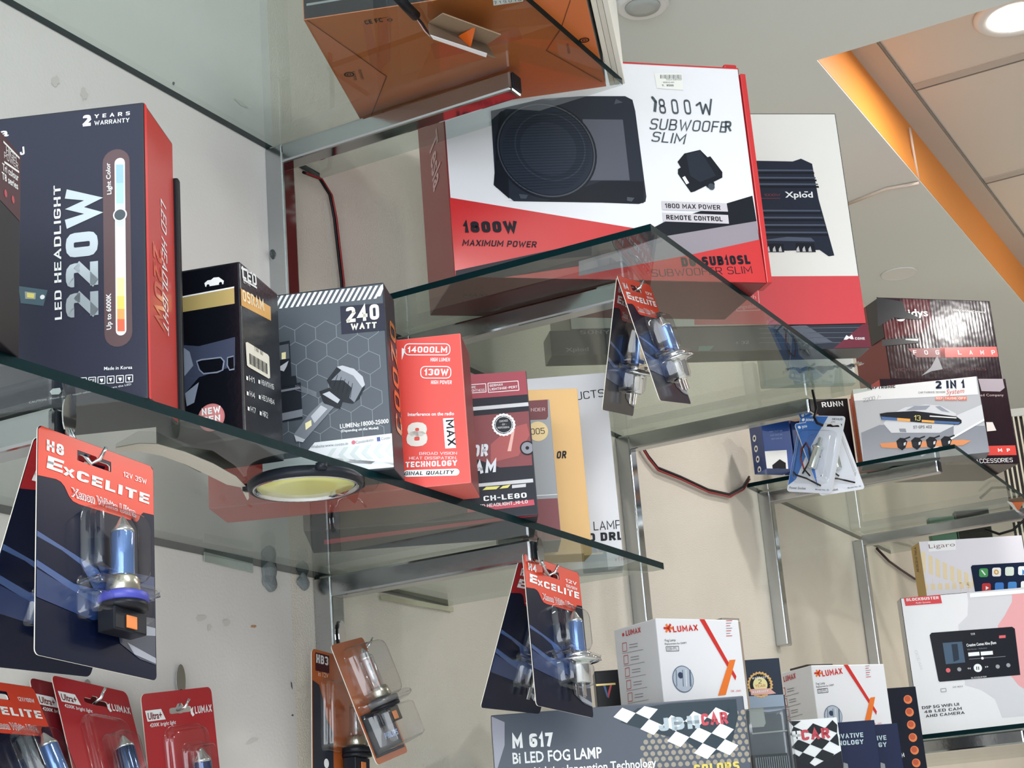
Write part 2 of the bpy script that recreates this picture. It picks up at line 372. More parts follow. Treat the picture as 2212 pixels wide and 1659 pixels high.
# ceiling: lower soffit around a recess
struct(simple('ceiling', [(0, -2.6, ZS, RX-.0005, 7, ZS+.003), (RX-.0005, -2.6, ZS, 4, RY, ZS+.003), (RX, 6.4, ZS, 4, 7, ZS+.003), (3.4, RY, ZS, 4, 6.4, ZS+.003)], ceilm))
o = Obj('ceiling_recess')
o.box((0, -2.6, ZU), (4, 0, 0), (0, 9.6, 0), (0, 0, .03), tilem)
oc = struct(o.done()); oc.name = 'ceiling_upper'
o = Obj('trim_1'); o.box((RX-.012, RY, ZS+.0035), (.012, 0, 0), (0, 3.65, 0), (0, 0, ZU-ZS-.0035), orange); struct(o.done())
o = Obj('trim_2'); o.box((RX, RY-.012, ZS+.0035), (3.0, 0, 0), (0, .012, 0), (0, 0, ZU-ZS-.0035), orange); struct(o.done())
o = Obj('trim_3')  # tile grid border and cross bars on the upper ceiling
gb = M('tile_joint', (132, 128, 124), .8)
o.box((RX+.055, RY, ZU-.004), (.002, 0, 0), (0, 3.6, 0), (0, 0, .003), gb)
bar = M('ceiling_bar', (186, 180, 172), .7)
o.box((RX, RY, ZU-.006), (.052, 0, 0), (0, 3.6, 0), (0, 0, .006), bar)
for k in range(6):
    y = 3.27+.61*k
    if y < 6.3: o.box((RX+.058, y, ZU-.004), (3.0, 0, 0), (0, .0025, 0), (0, 0, .003), gb); o.box((RX+.058, y-.028, ZU-.003), (3.0, 0, 0), (0, .026, 0), (0, 0, .003), bar)
struct(o.done())
# downlights
def downlight(c, R, lit, label):
    t = empty('downlight', c, label, 'ceiling light')
    rim = Obj('rim'); rim.lathe(c, (0, 0, -1), [(0, R), (.006, R), (.011, R*.93), (.012, R*.86), (.009, R*.66)], M('lamp_rim_white', (225, 226, 226), .35), 40); child(rim, t)
    l = Obj('diffuser'); l.lathe(c, (0, 0, -1), [(.0085, R*.67), (.0125, R*.62), (.0135, R*.3), (.0137, .001)], lit, 32); child(l, t)
    return t
off = M('lamp_off_diffuser', (176, 182, 182), .3)
c = onz(ZS, 1387, 4); downlight(c, .045, off, 'unlit round downlight in the ceiling above the white speaker box')
c = onz(ZS, 1942, 590); R = .045
t = empty('downlight', c, 'flat white recessed downlight in the ceiling above the fog lamp box', 'ceiling light')
o = Obj('rim'); o.lathe(c, (0, 0, -1), [(0, R), (.003, R), (.004, R*.94), (.0022, R*.88)], M('lamp_rim_white', (225, 226, 226), .35), 40); child(o, t)
o = Obj('diffuser'); o.lathe(c, (0, 0, -1), [(.0006, R*.9), (.0018, R*.88), (.0019, .002)], ceilm, 32); child(o, t)
c = onz(ZU, 2196, 28); downlight(c, .082, emit('lamp_glow', (255, 250, 240), 22), 'glowing round downlight in the tiled ceiling recess at top right')
area('downlight_beam', (c.x, c.y, c.z-.02), (c.x, c.y, 0), .12, .12, 7, (1, .97, .92))
area('added_recess_warm_light', (RX+.5, 4.2, ZU-.015), (RX, 4.2, ZS+.03), .04, 2.4, 3.0, (1, .80, .5))  # unseen warm light added to brighten the orange recess side

# peeling plastic edging across the soffit joint
o = Obj('plastic_edging'); pm = M('old_plastic', (214, 202, 190), .4)
P1 = onz(ZS-.002, 1832, 440); P2 = onz(ZS-.004, 1915, 408); P3 = onz(ZS-.004, 1985, 395); P4 = hit(Vector((RX+.005, 0, 0)), Vector((1, 0, 0)), 1972, 320); P5 = hit(Vector((RX+.006, 0, 0)), Vector((1, 0, 0)), 1965, 276)
o.tube([P1, P2, P3], .004, pm, 6); o.tube([P3, P4, P5], .003, pm, 6)
tag(o.done(), 'thin peeling plastic strip hanging across the ceiling edge by the orange recess', 'plastic strip')

# ================================================================== SHELF STEEL
TW = .025
def upright(x0, y0, z0, z1, arms, label, mirror=True, name='shelf_upright'):
    t = empty(name, (x0, y0, z0), label, 'steel upright', 'steel uprights along the wall')
    p = Obj('post'); p.box((x0, y0, z0), (TW, 0, 0), (0, TW, 0), (0, 0, z1-z0), STEEL, .0025, {'+a': MIRROR, '-b': STEEL}); child(p, t)
    for (zt, L) in arms:
        a = Obj('bracket_arm'); a.box((x0+TW*.9, y0, zt-TW), (L, 0, 0), (0, TW, 0), (0, 0, TW-.0006), STEEL, .003, {'-c': MIRROR}); child(a, t)
        e = Obj('end_cap'); e.box((x0+TW*.9+L, y0+.003, zt-TW+.003), (.002, 0, 0), (0, TW-.006, 0), (0, 0, TW-.006), M('cap_black', (28, 32, 38), .4), .0008); child(e, t)
    return t
ZT, ZL, ZM, Z5, Z6, Z7 = 2.322, 1.81, 2.151, 2.17, 1.658, 1.50
GT = .008
upright(0, 1.518, 1.99, ZT, [(ZT, .312)], 'steel post with arm under the top glass shelf, left of the speaker box')
upright(0, 1.578, 1.32, ZL, [(ZL, .258)], 'steel post with arm under the lower glass shelf, philips style orange cards hanging on it'.replace('philips style ', ''))
upright(0, .88, 1.32, ZL, [(ZL, .240)], 'steel arm and post at far left behind the large hanging bulb card')
upright(0, 1.785, 1.95, ZM, [(ZM, .310)], 'steel arm under the middle glass shelf holding the smaller bulb cards')
upright(0, 2.462, 1.84, ZM, [(ZM, .310)], 'steel post standing right of the big white box, arm under the middle shelf')
upright(0, 3.128, 1.865, Z5, [(Z5, .338)], 'short steel post below the blue boxes, ending in mid air')
upright(0, 3.735, 1.62, Z5-.012, [(Z5-.002, .40)], 'steel post at right between short post and gold sided box')
upright(0, 3.105, 1.32, Z6, [(Z6, .42)], 'steel arm under the shelf with the white car stereo box')

def glass(x1, y0, y1, z, label, GLASS=GLASS):
    o = Obj('glass_shelf'); o.box((.001, y0, z), (x1-.001, 0, 0), (0, y1-y0, 0), (0, 0, GT), GLASS, 0, {'-a': EDGE, '+a': EDGE, '-b': EDGE, '+b': GLASS})
    return tag(o.done(), label, 'glass shelf', 'glass shelves on the wall')
glass(.420, .10, 1.632, ZT, 'topmost glass shelf at upper left carrying the orange bottomed box')
glass(.305, .05, 1.880, ZL, 'long lower glass shelf with the row of headlight bulb boxes')
glass(.424, 1.660, 2.500, ZM, 'middle glass shelf under the white and red speaker box', GLASSM)
glass(.410, 3.072, 4.05, Z5, 'glass shelf at right under the parking sensor box')
glass(.560, 3.09, 4.05, Z6, 'glass shelf at lower right under the white car stereo box')
glass(.430, 1.55, 3.03, Z7, 'lowest glass shelf carrying the fog lamp boxes at the bottom')

# putty lumps and torn wall edge
pt = M('grey_putty', (120, 126, 128), .6, 0, 0, .8, 90)
def lump(c, r, label, m=pt):
    o = Obj('putty_lump'); c = Vector(c)
    bmesh.ops.create_icosphere(o.bm, subdivisions=3, radius=1, matrix=Matrix.Translation(c) @ Matrix.Diagonal((r*.35, r*.9, r, 1)))
    rr = random.Random(int(c.y*1000))
    ph = [rr.random()*6 for _ in range(4)]
    for v in o.bm.verts:
        d = v.co-c; v.co = c+d*(1+.16*math.sin(d.z*330+ph[0])+.14*math.sin(d.y*290+ph[1])); 
        if v.co.x < .0005: v.co.x = .0005
    o.mi(m)
    tag(o.done(), label, 'putty')
c = onx(0, 579, 1246); lump((c.x+.002, c.y, c.z), .016, 'grey putty lump on the wall left of the lower post')
c = onx(0, 655, 1258); lump((c.x+.002, c.y-.004, c.z), .011, 'grey putty smear touching the lower post')
c = onx(0, 584, 558); lump((c.x+.006, c.y+.002, c.z+.002), .009, 'dark shiny blob on the torn wall edge above the small black box', M('dark_gum', (70, 74, 76), .2, 0, 0, .8, 150))
o = Obj('trim_4'); tp_ = M('torn_plaster', (226, 226, 222), .8, 0, 0, .6, 200); rr = random.Random(4); pr = None
for i in range(26):
    p0_ = Vector((.0012, 1.535+.003, ZT-.012-i*.0125)); w_ = .004+.006*rr.random()+(.010 if 15 < i < 19 else 0)
    q_ = [p0_+Vector((0, -w_, 0)), p0_+Vector((.0015, .002*rr.random(), 0)), p0_+Vector((0, -w_*.7-.002*rr.random(), -.0125)), p0_+Vector((.0015, 0, -.0125))]
    o.poly([q_[0], q_[1], q_[3], q_[2]], tp_)
struct(o.done(fix=False))
o = Obj('trim_5'); rr = random.Random(9)
def patch(x, y, rx, ry, m, rot=0.):
    pts = []
    for i in range(14):
        t_ = i*2*math.pi/14; q_ = .65+.5*rr.random(); X = rx*q_*math.cos(t_); Y = ry*q_*math.sin(t_)
        pts.append(onx(.0006, x+X*math.cos(rot)-Y*math.sin(rot), y+X*math.sin(rot)+Y*math.cos(rot)))
    o.poly(pts, m)
sm1 = M('wall_scuff', (211, 206, 201), .6); sm2 = M('wall_rust', (188, 142, 104), .7); sm3 = M('wall_smoke', (150, 138, 130), .7); sm4 = M('wall_chip', (70, 72, 76), .6)
patch(548, 1353, 7, 3.5, sm2); patch(435, 1335, 12, 8, sm1); patch(490, 1345, 9, 10, sm1); patch(452, 1355, 5, 9, sm1); patch(632, 1545, 2.5, 2.5, sm4)
patch(375, 180, 2.5, 4, sm4); patch(520, 222, 20, 4, sm1, .6); patch(120, 175, 10, 12, sm1); patch(182, 203, 8, 14, sm1); patch(630, 1480, 1.6, 9, sm4, -.15); patch(545, 1600, 16, 5, sm1, -.4)
struct(o.done(fix=False))
# old tape on the wall under the lower shelf
o = Obj('tape_strip'); tm = M('old_tape', (196, 192, 165), .5, 0, 0, .4, 80, .5, .8)
A = onx(.002, 822, 1296); B = onx(.002, 978, 1322)
o.box(A, B-A, Vector((.0015, 0, 0)), Vector((0, 0, .006)), tm); tag(o.done(), 'yellowed tape remnant on the wall below the lower shelf', 'tape')
o = Obj('tape_strip'); A = onx(.0015, 440, 1213); B = onx(.0015, 545, 1238)
o.box(A, B-A, Vector((.0015, 0, 0)), Vector((0, 0, .010)), M('grey_tape', (168, 178, 172), .4, 0, 0, .5, 70, .5, .6)); tag(o.done(), 'crumpled grey tape on the wall seam left of the putty lumps', 'tape')

# wires on the wall
def wire(pts, r, m, label, name='cable', extra=None):
    o = Obj(name); o.tube(pts, r, m, 8)
    if extra:
        for (p, rr, mm) in extra: o.tube(p, rr, mm, 8)
    return tag(o.done(), label, 'cable')
wb = M('wire_black', (20, 20, 24), .4); wr = M('wire_red', (150, 24, 30), .4)
px = [(655, 372), (690, 385), (712, 420), (722, 470), (730, 540), (738, 610), (741, 700)]
P_ = [onx(.006, *p) for p in px]; P2_ = [p+Vector((.001, .0036, 0)) for p in P_]
wire(P_, .0019, wb, 'black and red twin cable curving down the wall beside the speaker box', extra=[(P2_, .0014, wr)])
px = [(1386, 962), (1400, 985), (1420, 1010), (1470, 1030), (1530, 1058), (1575, 1068), (1605, 1052), (1618, 1030)]
P_ = [onx(.006, *p) for p in px]; P2_ = [p+Vector((.001, 0, -.005)) for p in P_]
wire(P_, .0024, wb, 'black and red cable looping along the cream wall to the blue boxes', extra=[(P2_, .0018, wr)])
px = [(1894, 1185), (1920, 1212), (1945, 1230), (1975, 1250), (2010, 1262)]
wire([onx(.006, *p) for p in px], .003, M('wire_brown', (56, 34, 38), .4), 'dark brown cable running down the wall behind the gold sided box')
P_ = [Vector((.30, 3.74, 2.135)), Vector((.33, 3.733, 2.118)), Vector((.36, 3.733, 2.122)), Vector((.40, 3.74, 2.150)), Vector((.43, 3.745, 2.157)), Vector((.46, 3.75, 2.158))]
wire(P_, .003, wb, 'black lead drooping from the end of the right steel arm')

# ================================================================== CARTONS ON THE LOWER SHELF
zt = ZL+GT
slate = M('slate_print', (50, 52, 68), .42, 0, .1, .06, 500)
redp = M('red_side_print', (192, 58, 52), .38, 0, .25)
hot = M('red_edge_print', (236, 62, 64), .35)
# -- 220W box
b = onz(zt, 321, 860); a, b = yawed(b, 23, .19)
k = Carton('headlight_bulb_box', a, b, .240, .078, {'F': slate, 'R': redp, 'D': M('slate_bottom', (52, 54, 60), .4), 'L': slate, 'T': slate}, .0016)
F = k.F
silver = M('silver_foil_print', (196, 206, 214), .28, .5)
brown = M('brown_print', (92, 70, 74), .45)
F.text('LED', (134, 690), (133, 627), 15, WHITE, 2, .02); F.text('HEADLIGHT', (133, 610), (131, 400), 15, WHITE, 2, .02)
F.text('220W', (213, 684), (211, 402), 70, silver, 2, .05)
F.pill((251, 350), (256, 720), 58, brown, 1, 10)
cols = [(150, 190, 220), (170, 205, 232), (205, 222, 238), (236, 240, 244), (244, 244, 236), (240, 236, 170), (236, 214, 110), (240, 170, 100), (232, 110, 80)]
F.pill((259, 352), (262, 714), 22, WHITE, 2, 8)
ys = [356, 396, 440, 490, 550, 600, 640, 668, 690, 716]
for i, cc in enumerate(cols):
    mm = M('scale_%d' % i, cc, .4); x0 = 259+(ys[i]-352)/360*3; F.q([(x0-8, ys[i]), (x0+8, ys[i]), (x0+8.4, ys[i+1]), (x0-7.6, ys[i+1])], mm, 3)
F.disc(260, 465, 15, WHITE, 4); F.disc(260, 465, 12, M('dial_grey', (70, 80, 88), .4), 5)
F.text('Light Color', (241, 420), (238, 352), 9, WHITE, 3, .02); F.text('Up to 6000K', (241, 712), (240, 634), 10, WHITE, 3, .02)
F.text('2', (178, 274), (198, 272), 24, WHITE, 2, .06); F.text('Y E A R S', (204, 256), (281, 249), 8, WHITE, 2, .03); F.text('WARRANTY', (204, 271), (280, 264), 9, WHITE, 2, .02)
F.text('a', (0, 296), (19, 294), 17, WHITE, 2, .04); F.text('J', (44, 336), (54, 334), 17, WHITE, 2, .03)
F.text('Made in Korea', (225, 800), (286, 797), 7, WHITE, 2, .01)
for i in range(6):
    x = 172+i*20; y = 817-i*1.2; F.loop([(x, y), (x+15, y-1), (x+15, y+14), (x, y+15)], 1.6, WHITE, 2)
    if i == 1: F.text('CE', (x+2, y+12), (x+13, y+11), 8, WHITE, 2, .02)
    else: F.q([(x+4, y+4), (x+11, y+3.5), (x+(9 if i % 2 else 11), y+8), (x+8, y+12), (x+5, y+8)], WHITE, 2)
F.text('CAUTION : Please do not touch otherwise it will burn the LED', (63, 872), (284, 832), 4, WHITE, 2)
F.q([(108, 846), (114, 840), (130, 838), (133, 846), (128, 852), (112, 853)], WHITE, 2)
F.q([(40, 618), (103, 627), (94, 661), (45, 655)], M('chip_print_teal', (72, 96, 108), .4), 1)
F.q([(54, 630), (78, 633), (77, 647), (55, 646)], M('chip_grey', (160, 164, 160), .4), 2); F.q([(59, 633), (75, 635), (74, 645), (59, 643)], M('chip_yellow', (226, 214, 120), .4), 3); F.disc(92, 642, 5, WHITE, 2)
R_ = k.R
R_.text('LED HEADLIGHT', (346, 428), (352, 708), 10, WHITE, 2, .01, .2)
R_.text('220W', (329, 520), (335, 700), 18, M('spot_gloss_red', (226, 120, 96), .2, 0, .6), 2, .03)
R_.q([(310, 222), (316, 226), (326, 862), (321, 862)], hot, 1)
ob220 = k.done('tall slate 220W LED headlight box with red side at far left of the lower shelf', 'box', 'bulb boxes on the lower shelf')
t = Obj('inner_tray'); o_ = k.b+k.back*k.dep*.98; t.box(o_+Vector((0, 0, .004)), k.u*(-.1), k.back*.008, Vector((0, 0, .205)), M('tray_black', (18, 20, 26), .4), .002)
t.box(o_+k.u*-.004+Vector((0, 0, .004)), k.u*.008, k.back*.008, Vector((0, 0, .205)), M('tray_black', (18, 20, 26), .4), .002); child(t, ob220)['label'] = 'black inner tray showing behind the red side'
# -- tri colour round lamp box
b = Vector((.304, .805, zt)); uu = Vector((-.42, .907, 0)).normalized()
k = Carton('driving_lamp_box', b-uu*.11, b, .149, .085, {'F': M('near_black_print', (8, 9, 18), .45, 0, .1)}, .0012)
F = k.F
F.q([(-30, 240), (47, 340), (44, 480), (-30, 400)], M('maroon_print', (64, 16, 28), .4), 1)
F.text('HIGH', (12, 330), (34, 350), 6, WHITE, 2, .0); F.text('POWER', (8, 341), (38, 366), 6, WHITE, 2, .0)
F.text('Tri colour', (4, 367), (39, 392), 7, WHITE, 2, .02); F.text('T8 series', (3, 386), (38, 410), 7, WHITE, 2, .02)
F.line((6, 306), (41, 342), 1.6, WHITE, 2); F.line((8, 350), (40, 372), 1.6, WHITE, 2)
F.disc(11, 418, 8, M('badge_red', (176, 36, 50), .4), 2); F.disc(27, 431, 8, M('badge_red', (176, 36, 50), .4), 2)
F.disc(-22, 600, 46, M('lamp_print_grey', (62, 72, 86), .3), 2, 34, 40); F.disc(-22, 600, 32, M('lamp_print_dark', (60, 20, 28), .4), 2)
F.disc(-22, 600, 35, M('lamp_print_rim', (150, 156, 162), .3), 3, 33, 40)
k.done('narrow black and maroon tri colour lamp box cut by the left frame edge', 'box', 'bulb boxes on the lower shelf')
# -- small black gold-striped bulb box
b = onz(zt, 530, 945); a, b = yawed(b, 15, .078)
gold = M('gold_band', (214, 190, 124), .3, .4); blk = M('gloss_black_print', (14, 16, 24), .22, 0, .6, .12, 260)
k = Carton('led_bulb_box', a, b, .1525, .088, {'F': blk}, .0018)
F = k.F
F.q([(384, 645), (506, 622), (507, 656), (385, 676)], gold, 1)
F.q([(384, 642), (506, 619), (506, 622), (384, 645)], WHITE, 1)
cw = WHITE
F.q([(442, 612), (449, 606), (456, 605), (462, 600), (473, 599), (480, 604), (484, 607), (483, 614), (444, 620)], cw, 2); F.disc(450, 618, 3.4, blk, 3); F.disc(477, 613, 3.4, blk, 3)
car1 = M('car_print_steel', (58, 66, 88), .3); car2 = M('car_print_light', (130, 140, 160), .3)
F.q([(386, 745), (430, 748), (508, 728), (508, 790), (430, 815), (400, 850), (386, 852)], car1, 1)
F.q([(386, 744), (410, 760), (418, 790), (400, 812), (386, 815)], car2, 2)
F.q([(424, 780), (434, 776), (478, 771), (486, 780), (483, 800), (470, 806), (440, 809), (430, 800)], car2, 2); F.q([(427, 782), (436, 779), (477, 774), (483, 781), (480, 799), (469, 803), (441, 806), (433, 799)], blk, 3)
F.q([(491, 772), (505, 768), (507, 799), (496, 801), (490, 790)], car2, 2); F.q([(493, 774), (505, 771), (506, 796), (497, 798), (493, 789)], blk, 3)
F.q([(400, 850), (430, 826), (420, 870), (404, 878)], car2, 2)
F.disc(457, 902, 30, M('pink_badge', (196, 120, 120), .35), 2); F.disc(457, 902, 27, M('pink_badge_in', (206, 128, 128), .35), 3)
F.text('NEW', (437, 898), (478, 891), 14, WHITE, 4, .04); F.text('GEN', (438, 915), (477, 909), 13, WHITE, 4, .04)
R_ = k.R
R_.q([(507, 615), (584, 663), (585, 693), (508, 653)], M('gold_band_side', (226, 170, 84), .3, .2), 1)
R_.text('OSRAM', (524, 650), (570, 672), 14, M('cream_letters', (250, 232, 196), .4), 2, .03)
R_.text('LED', (523, 600), (554, 619), 13, WHITE, 2, .03); R_.line((525, 604), (554, 622), 1.5, WHITE, 2); R_.text('12V HL', (524, 610), (540, 619), 6, WHITE, 2)
R_.line((520, 579), (532, 584), 2, WHITE, 2); R_.line((532, 584), (545, 592), 2, WHITE, 2)
for i, (x, y, s_) in enumerate([(531, 812, 'H1'), (557, 820, 'H8/H11/H16'), (532, 845, 'H4'), (558, 853, 'HB3/HB4'), (534, 878, 'H7'), (560, 888, 'HIR2')]):
    R_.q([(x, y), (x+4, y+2), (x+4, y+10), (x, y+8)], WHITE, 2); R_.text(s_, (x+7, y+11), (x+(34 if len(s_) > 4 else 18), y+(22 if len(s_) > 4 else 16)), 7, WHITE, 2)
ob = k.done('small glossy black bulb box with gold band between 220W and 240W boxes', 'box', 'bulb boxes on the lower shelf')
st = Obj('barcode_sticker'); G = Face(st, k.b+k.u*.0003, k.u); wm = M('sticker_cream', (226, 222, 208), .5)
G.q([(530, 740), (534, 739), (578, 766), (581, 771), (583, 816), (580, 818), (537, 793), (533, 789)], wm, 1)
for i in range(13): x = 539+i*3; G.line((x, 764+i*1.75), (x+.8, 787+i*1.75), 1.2+.9*(i % 3 == 0), BLACK, 2)
G.text('1 HA  60', (549, 757), (567, 768), 5, BLACK, 2)
child(st, ob)
# -- grey hexagon 240W box
a, b = yawed(onz(zt, 852, 1013), 21.3, .120)
grey = M('hexbox_grey', (70, 78, 88), .42, 0, .2); hexl = M('hex_line', (136, 146, 154), .4)
k = Carton('headlight_bulb_box', a, b, .177, .051, {'F': grey, 'R': M('dark_side', (38, 36, 44), .4), 'D': M('bottom_dark_grey', (40, 46, 54), .4)}, .0014)
F = k.F
O3 = k.frac(0, 0); U3 = k.u; Z3 = Vector((0, 0, 1)); nF = -k.back
# hexagons
hs = .0112
for r in range(11):
    for c_ in range(8):
        cx_ = .006+c_*hs*1.732+(hs*.866 if r % 2 else 0); cz_ = .034+r*hs*1.5
        for q in range(3):
            t0 = math.pi/6+q*math.pi/3; p0 = O3+U3*(cx_+hs*math.cos(t0))+Z3*(cz_+hs*math.sin(t0)); t1 = t0+math.pi/3; p1 = O3+U3*(cx_+hs*math.cos(t1))+Z3*(cz_+hs*math.sin(t1))
            if max((p0-O3).dot(U3), (p1-O3).dot(U3)) > .117 or min((p0-O3).dot(U3), (p1-O3).dot(U3)) < .003 or max(p0.z, p1.z)-zt > .151: continue
            d = (p1-p0).normalized(); tt = nF.cross(d)*.00022; F.raw([p0-tt, p1-tt, p1+tt, p0+tt], hexl, 1)
for i in range(21):
    x = 588+i*12; y0 = 640-i*1.25; F.q([(x+7, y0), (x+13, y0-.5), (x-3, y0+29), (x-9, y0+29.5)] if x < 822 else [(826, 614), (832, 614), (822, 640), (816, 641)], WHITE, 2)
F.q([(735, 662), (830, 655), (836, 713), (738, 722)], M('label_dark', (44, 46, 62), .35), 2)
F.text('240', (748, 698), (820, 690), 33, M('cream_white', (244, 240, 224), .4), 4, .04); F.text('WATT', (758, 713), (814, 709), 13, M('cream_white', (244, 240, 224), .4), 4, .04)
bl1 = M('bulb_print_dark', (34, 38, 46), .3); bl2 = M('bulb_print_mid', (120, 126, 136), .3); bl3 = M('bulb_print_light', (186, 190, 198), .3); yl = M('led_yellow', (240, 230, 180), .4)
# left printed bulb
F.q([(594, 742), (626, 736), (630, 812), (596, 818)], bl1, 3); F.q([(598, 748), (624, 743), (626, 775), (600, 779)], M('bulb_plate', (84, 90, 100), .3), 4); F.q([(609, 763), (618, 761), (618, 776), (609, 777)], yl, 5)
F.q([(598, 785), (606, 792), (624, 780), (620, 792), (614, 803), (604, 800)], bl3, 5); F.q([(596, 818), (640, 812), (642, 832), (596, 838)], bl1, 4); F.q([(596, 838), (650, 826), (654, 905), (596, 914)], bl1, 3)
F.q([(597, 896), (654, 884), (654, 900), (597, 912)], bl2, 4); F.q([(597, 845), (648, 836), (650, 840), (597, 850)], bl2, 5)
for i in range(5): F.line((638, 830+i*3), (684, 848+i*2), 1.4, bl2, 3)
# right printed bulb
F.q([(706, 822), (728, 793), (757, 793), (782, 812), (788, 838), (776, 862), (762, 872), (730, 866)], bl1, 3)
F.q([(728, 793), (740, 790), (765, 797), (784, 814), (789, 832), (783, 838), (764, 812), (738, 800)], bl3, 4)
F.q([(738, 800), (764, 812), (783, 838), (766, 870), (755, 860), (760, 838), (742, 822), (716, 822)], bl2, 4)
for i in range(6): F.line((722+i*8, 806+i*4.5), (712+i*9, 830+i*6), 1.2, bl1, 5)
F.q([(690, 846), (712, 838), (742, 862), (735, 884), (700, 872)], bl1, 4); F.q([(697, 852), (712, 846), (735, 864), (730, 872)], bl3, 5)
F.q([(668, 895), (696, 868), (722, 880), (660, 950), (640, 956), (636, 938)], bl2, 4); F.q([(672, 900), (694, 876), (708, 884), (680, 915)], bl3, 5); F.q([(660, 915), (673, 908), (674, 920), (661, 930)], yl, 6); F.q([(636, 940), (660, 950), (655, 956), (640, 953)], bl3, 5)
F.text('LUMENs:18000-25000', (735, 926), (840, 914), 9, WHITE, 3, .02); F.text('(Depending on the Model)', (737, 934), (818, 927), 5, WHITE, 3, .02)
wb_ = M('bulb_box_footer', (226, 230, 234), .4)
F.q([(680, 956), (850, 936), (852, 988), (853, 1006), (752, 1000), (660, 980)], wb_, 2); F.q([(560, 1000), (668, 985), (853, 1000), (853, 1009), (560, 1035)], wb_, 2)
F.text('Website:www.coozo.in', (672, 969), (752, 961), 6, M('footer_ink', (96, 104, 112), .5), 3); F.text('Coozodotin', (769, 959), (807, 953), 6, M('footer_ink', (96, 104, 112), .5), 3); F.text('Coozo', (824, 951), (844, 948), 6, M('footer_ink', (96, 104, 112), .5), 3)
F.disc(764, 956, 4.5, M('pink_dot', (208, 110, 130), .4), 3, n=12); F.q([(814, 945), (821, 944), (822, 953), (815, 954)], M('fb_blue', (66, 84, 150), .4), 3)
pal = M('pale_chevron', (204, 214, 214), .4)
for i in range(6):
    x = 706+i*25; y = 985-i*2.5; F.q([(x+12, y-16), (x+22, y-17), (x+10, y), (x+26, y+14), (x+14, y+15), (x, y+1)], pal, 3)
R_ = k.R
gl = M('orange_foil', (214, 128, 60), .25, .4)
R_.text('COOZO', (868, 944), (852, 706), 11, gl, 2, .02); R_.text('LED CAR LIGHT HEADLIGHTS BULB', (873, 950), (859, 715), 5, gl, 2)
k.done('grey 240 WATT bulb box with hexagon pattern and white slanted stripes', 'box', 'bulb boxes on the lower shelf')
# -- red 14000LM box
a, b = yawed(onz(zt, 1018, 1043), 22.7, .25)
rd = M('bright_red_print', (222, 66, 56), .4, 0, .15)
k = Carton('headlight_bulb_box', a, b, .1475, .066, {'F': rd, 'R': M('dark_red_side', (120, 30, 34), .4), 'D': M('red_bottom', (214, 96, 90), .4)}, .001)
F = k.F
def rrect(F, x0, y0, x1, y1, w, m, layer=2, sl=0, r=6):
    pts = []
    for (cx_, cy_, a0) in ((x1-r, y0+r, -90), (x1-r, y1-r, 0), (x0+r, y1-r, 90), (x0+r, y0+r, 180)):
        for j in range(4):
            t_ = math.radians(a0+j*30); X = cx_+r*math.cos(t_); Y = cy_+r*math.sin(t_); pts.append((X, Y+(X-x0)*sl))
    if w: F.loop(pts, w, m, layer)
    else: F.q(pts, m, layer)
rrect(F, 874, 743, 972, 767, 2, WHITE, 2, .0, 9); F.text('14000LM', (880, 762), (966, 762), 13, WHITE, 2, .03); F.text('HIGH LUMEN', (930, 781), (972, 781), 8, WHITE, 2, .02)
rrect(F, 909, 792, 974, 817, 2, WHITE, 2, .0, 9); F.text('130W', (916, 811), (969, 811), 14, WHITE, 2, .04); F.text('HIGH POWER', (931, 830), (976, 830), 8, WHITE, 2, .02)
F.text('Interference on the radio', (881, 899), (981, 897), 7, WHITE, 2, .02)
F.text('8', (878, 965), (923, 964), 52, M('pale_grey_print', (222, 216, 208), .4), 2, .045)
F.q([(957, 904), (980, 903), (985, 968), (962, 969)], WHITE, 2); F.text('MAX', (963, 908), (968, 964), 17, BLACK, 3, .02)
F.text('BROAD VISION', (906, 983), (987, 982), 6, WHITE, 2); F.text('HEAT DISSIPATION.', (884, 993), (987, 992), 6, WHITE, 2); F.text('TECHNOLOGY', (876, 1010), (988, 1006), 12, WHITE, 2, .04)
F.pill((880, 1023), (985, 1020), 15, WHITE, 2); F.text('ORIGINAL QUALITY', (850, 1028), (980, 1024), 8, BLACK, 3, .02, .2)
F.q([(868, 752), (876, 755), (868, 778)], WHITE, 2)
k.done('bright red 14000 lumen 130 watt bulb box right of the 240 WATT box', 'box', 'bulb boxes on the lower shelf')
# -- maroon/black CH-LE80 box
a, b = yawed(onz(zt, 1163, 1112), 30, .24)
dk = M('ink_navy_print', (28, 28, 40), .35, 0, .2)
k = Carton('headlight_bulb_box', a, b, .155, .115, {'F': dk, 'R': M('black_side', (20, 20, 26), .35), 'D': M('bottom_grey_print', (58, 60, 66), .35)}, .001)
F = k.F
F.q([(990, 805), (1135, 800), (1140, 852), (990, 864)], M('raspberry_print', (146, 40, 58), .4), 1)
F.q([(990, 882), (1141, 869), (1142, 877), (990, 890)], M('grey_stripe', (196, 198, 202), .4), 1)
F.loop([(1006, 832), (1049, 829), (1050, 847), (1007, 850)], 1.4, WHITE, 2); F.text('MORE', (1010, 840), (1028, 839), 5, WHITE, 2); F.text('BRIGHTNESS', (1010, 847), (1047, 845), 5, WHITE, 2)
F.loop([(1054, 828), (1119, 823), (1121, 843), (1055, 848)], 1.4, WHITE, 2); F.text('GERMAN', (1058, 836), (1086, 833), 5, WHITE, 2, .01); F.text('LIGHTINGE-PERT', (1058, 844), (1118, 838), 5, WHITE, 2, .01)
F.q([(1010, 900), (1142, 888), (1150, 1005), (1080, 1010), (1010, 985)], M('red_car_print', (120, 40, 46), .35), 1); F.q([(1060, 960), (1100, 925), (1138, 915), (1144, 940), (1120, 985), (1060, 1000)], M('red_car_hi', (160, 66, 64), .35), 2)
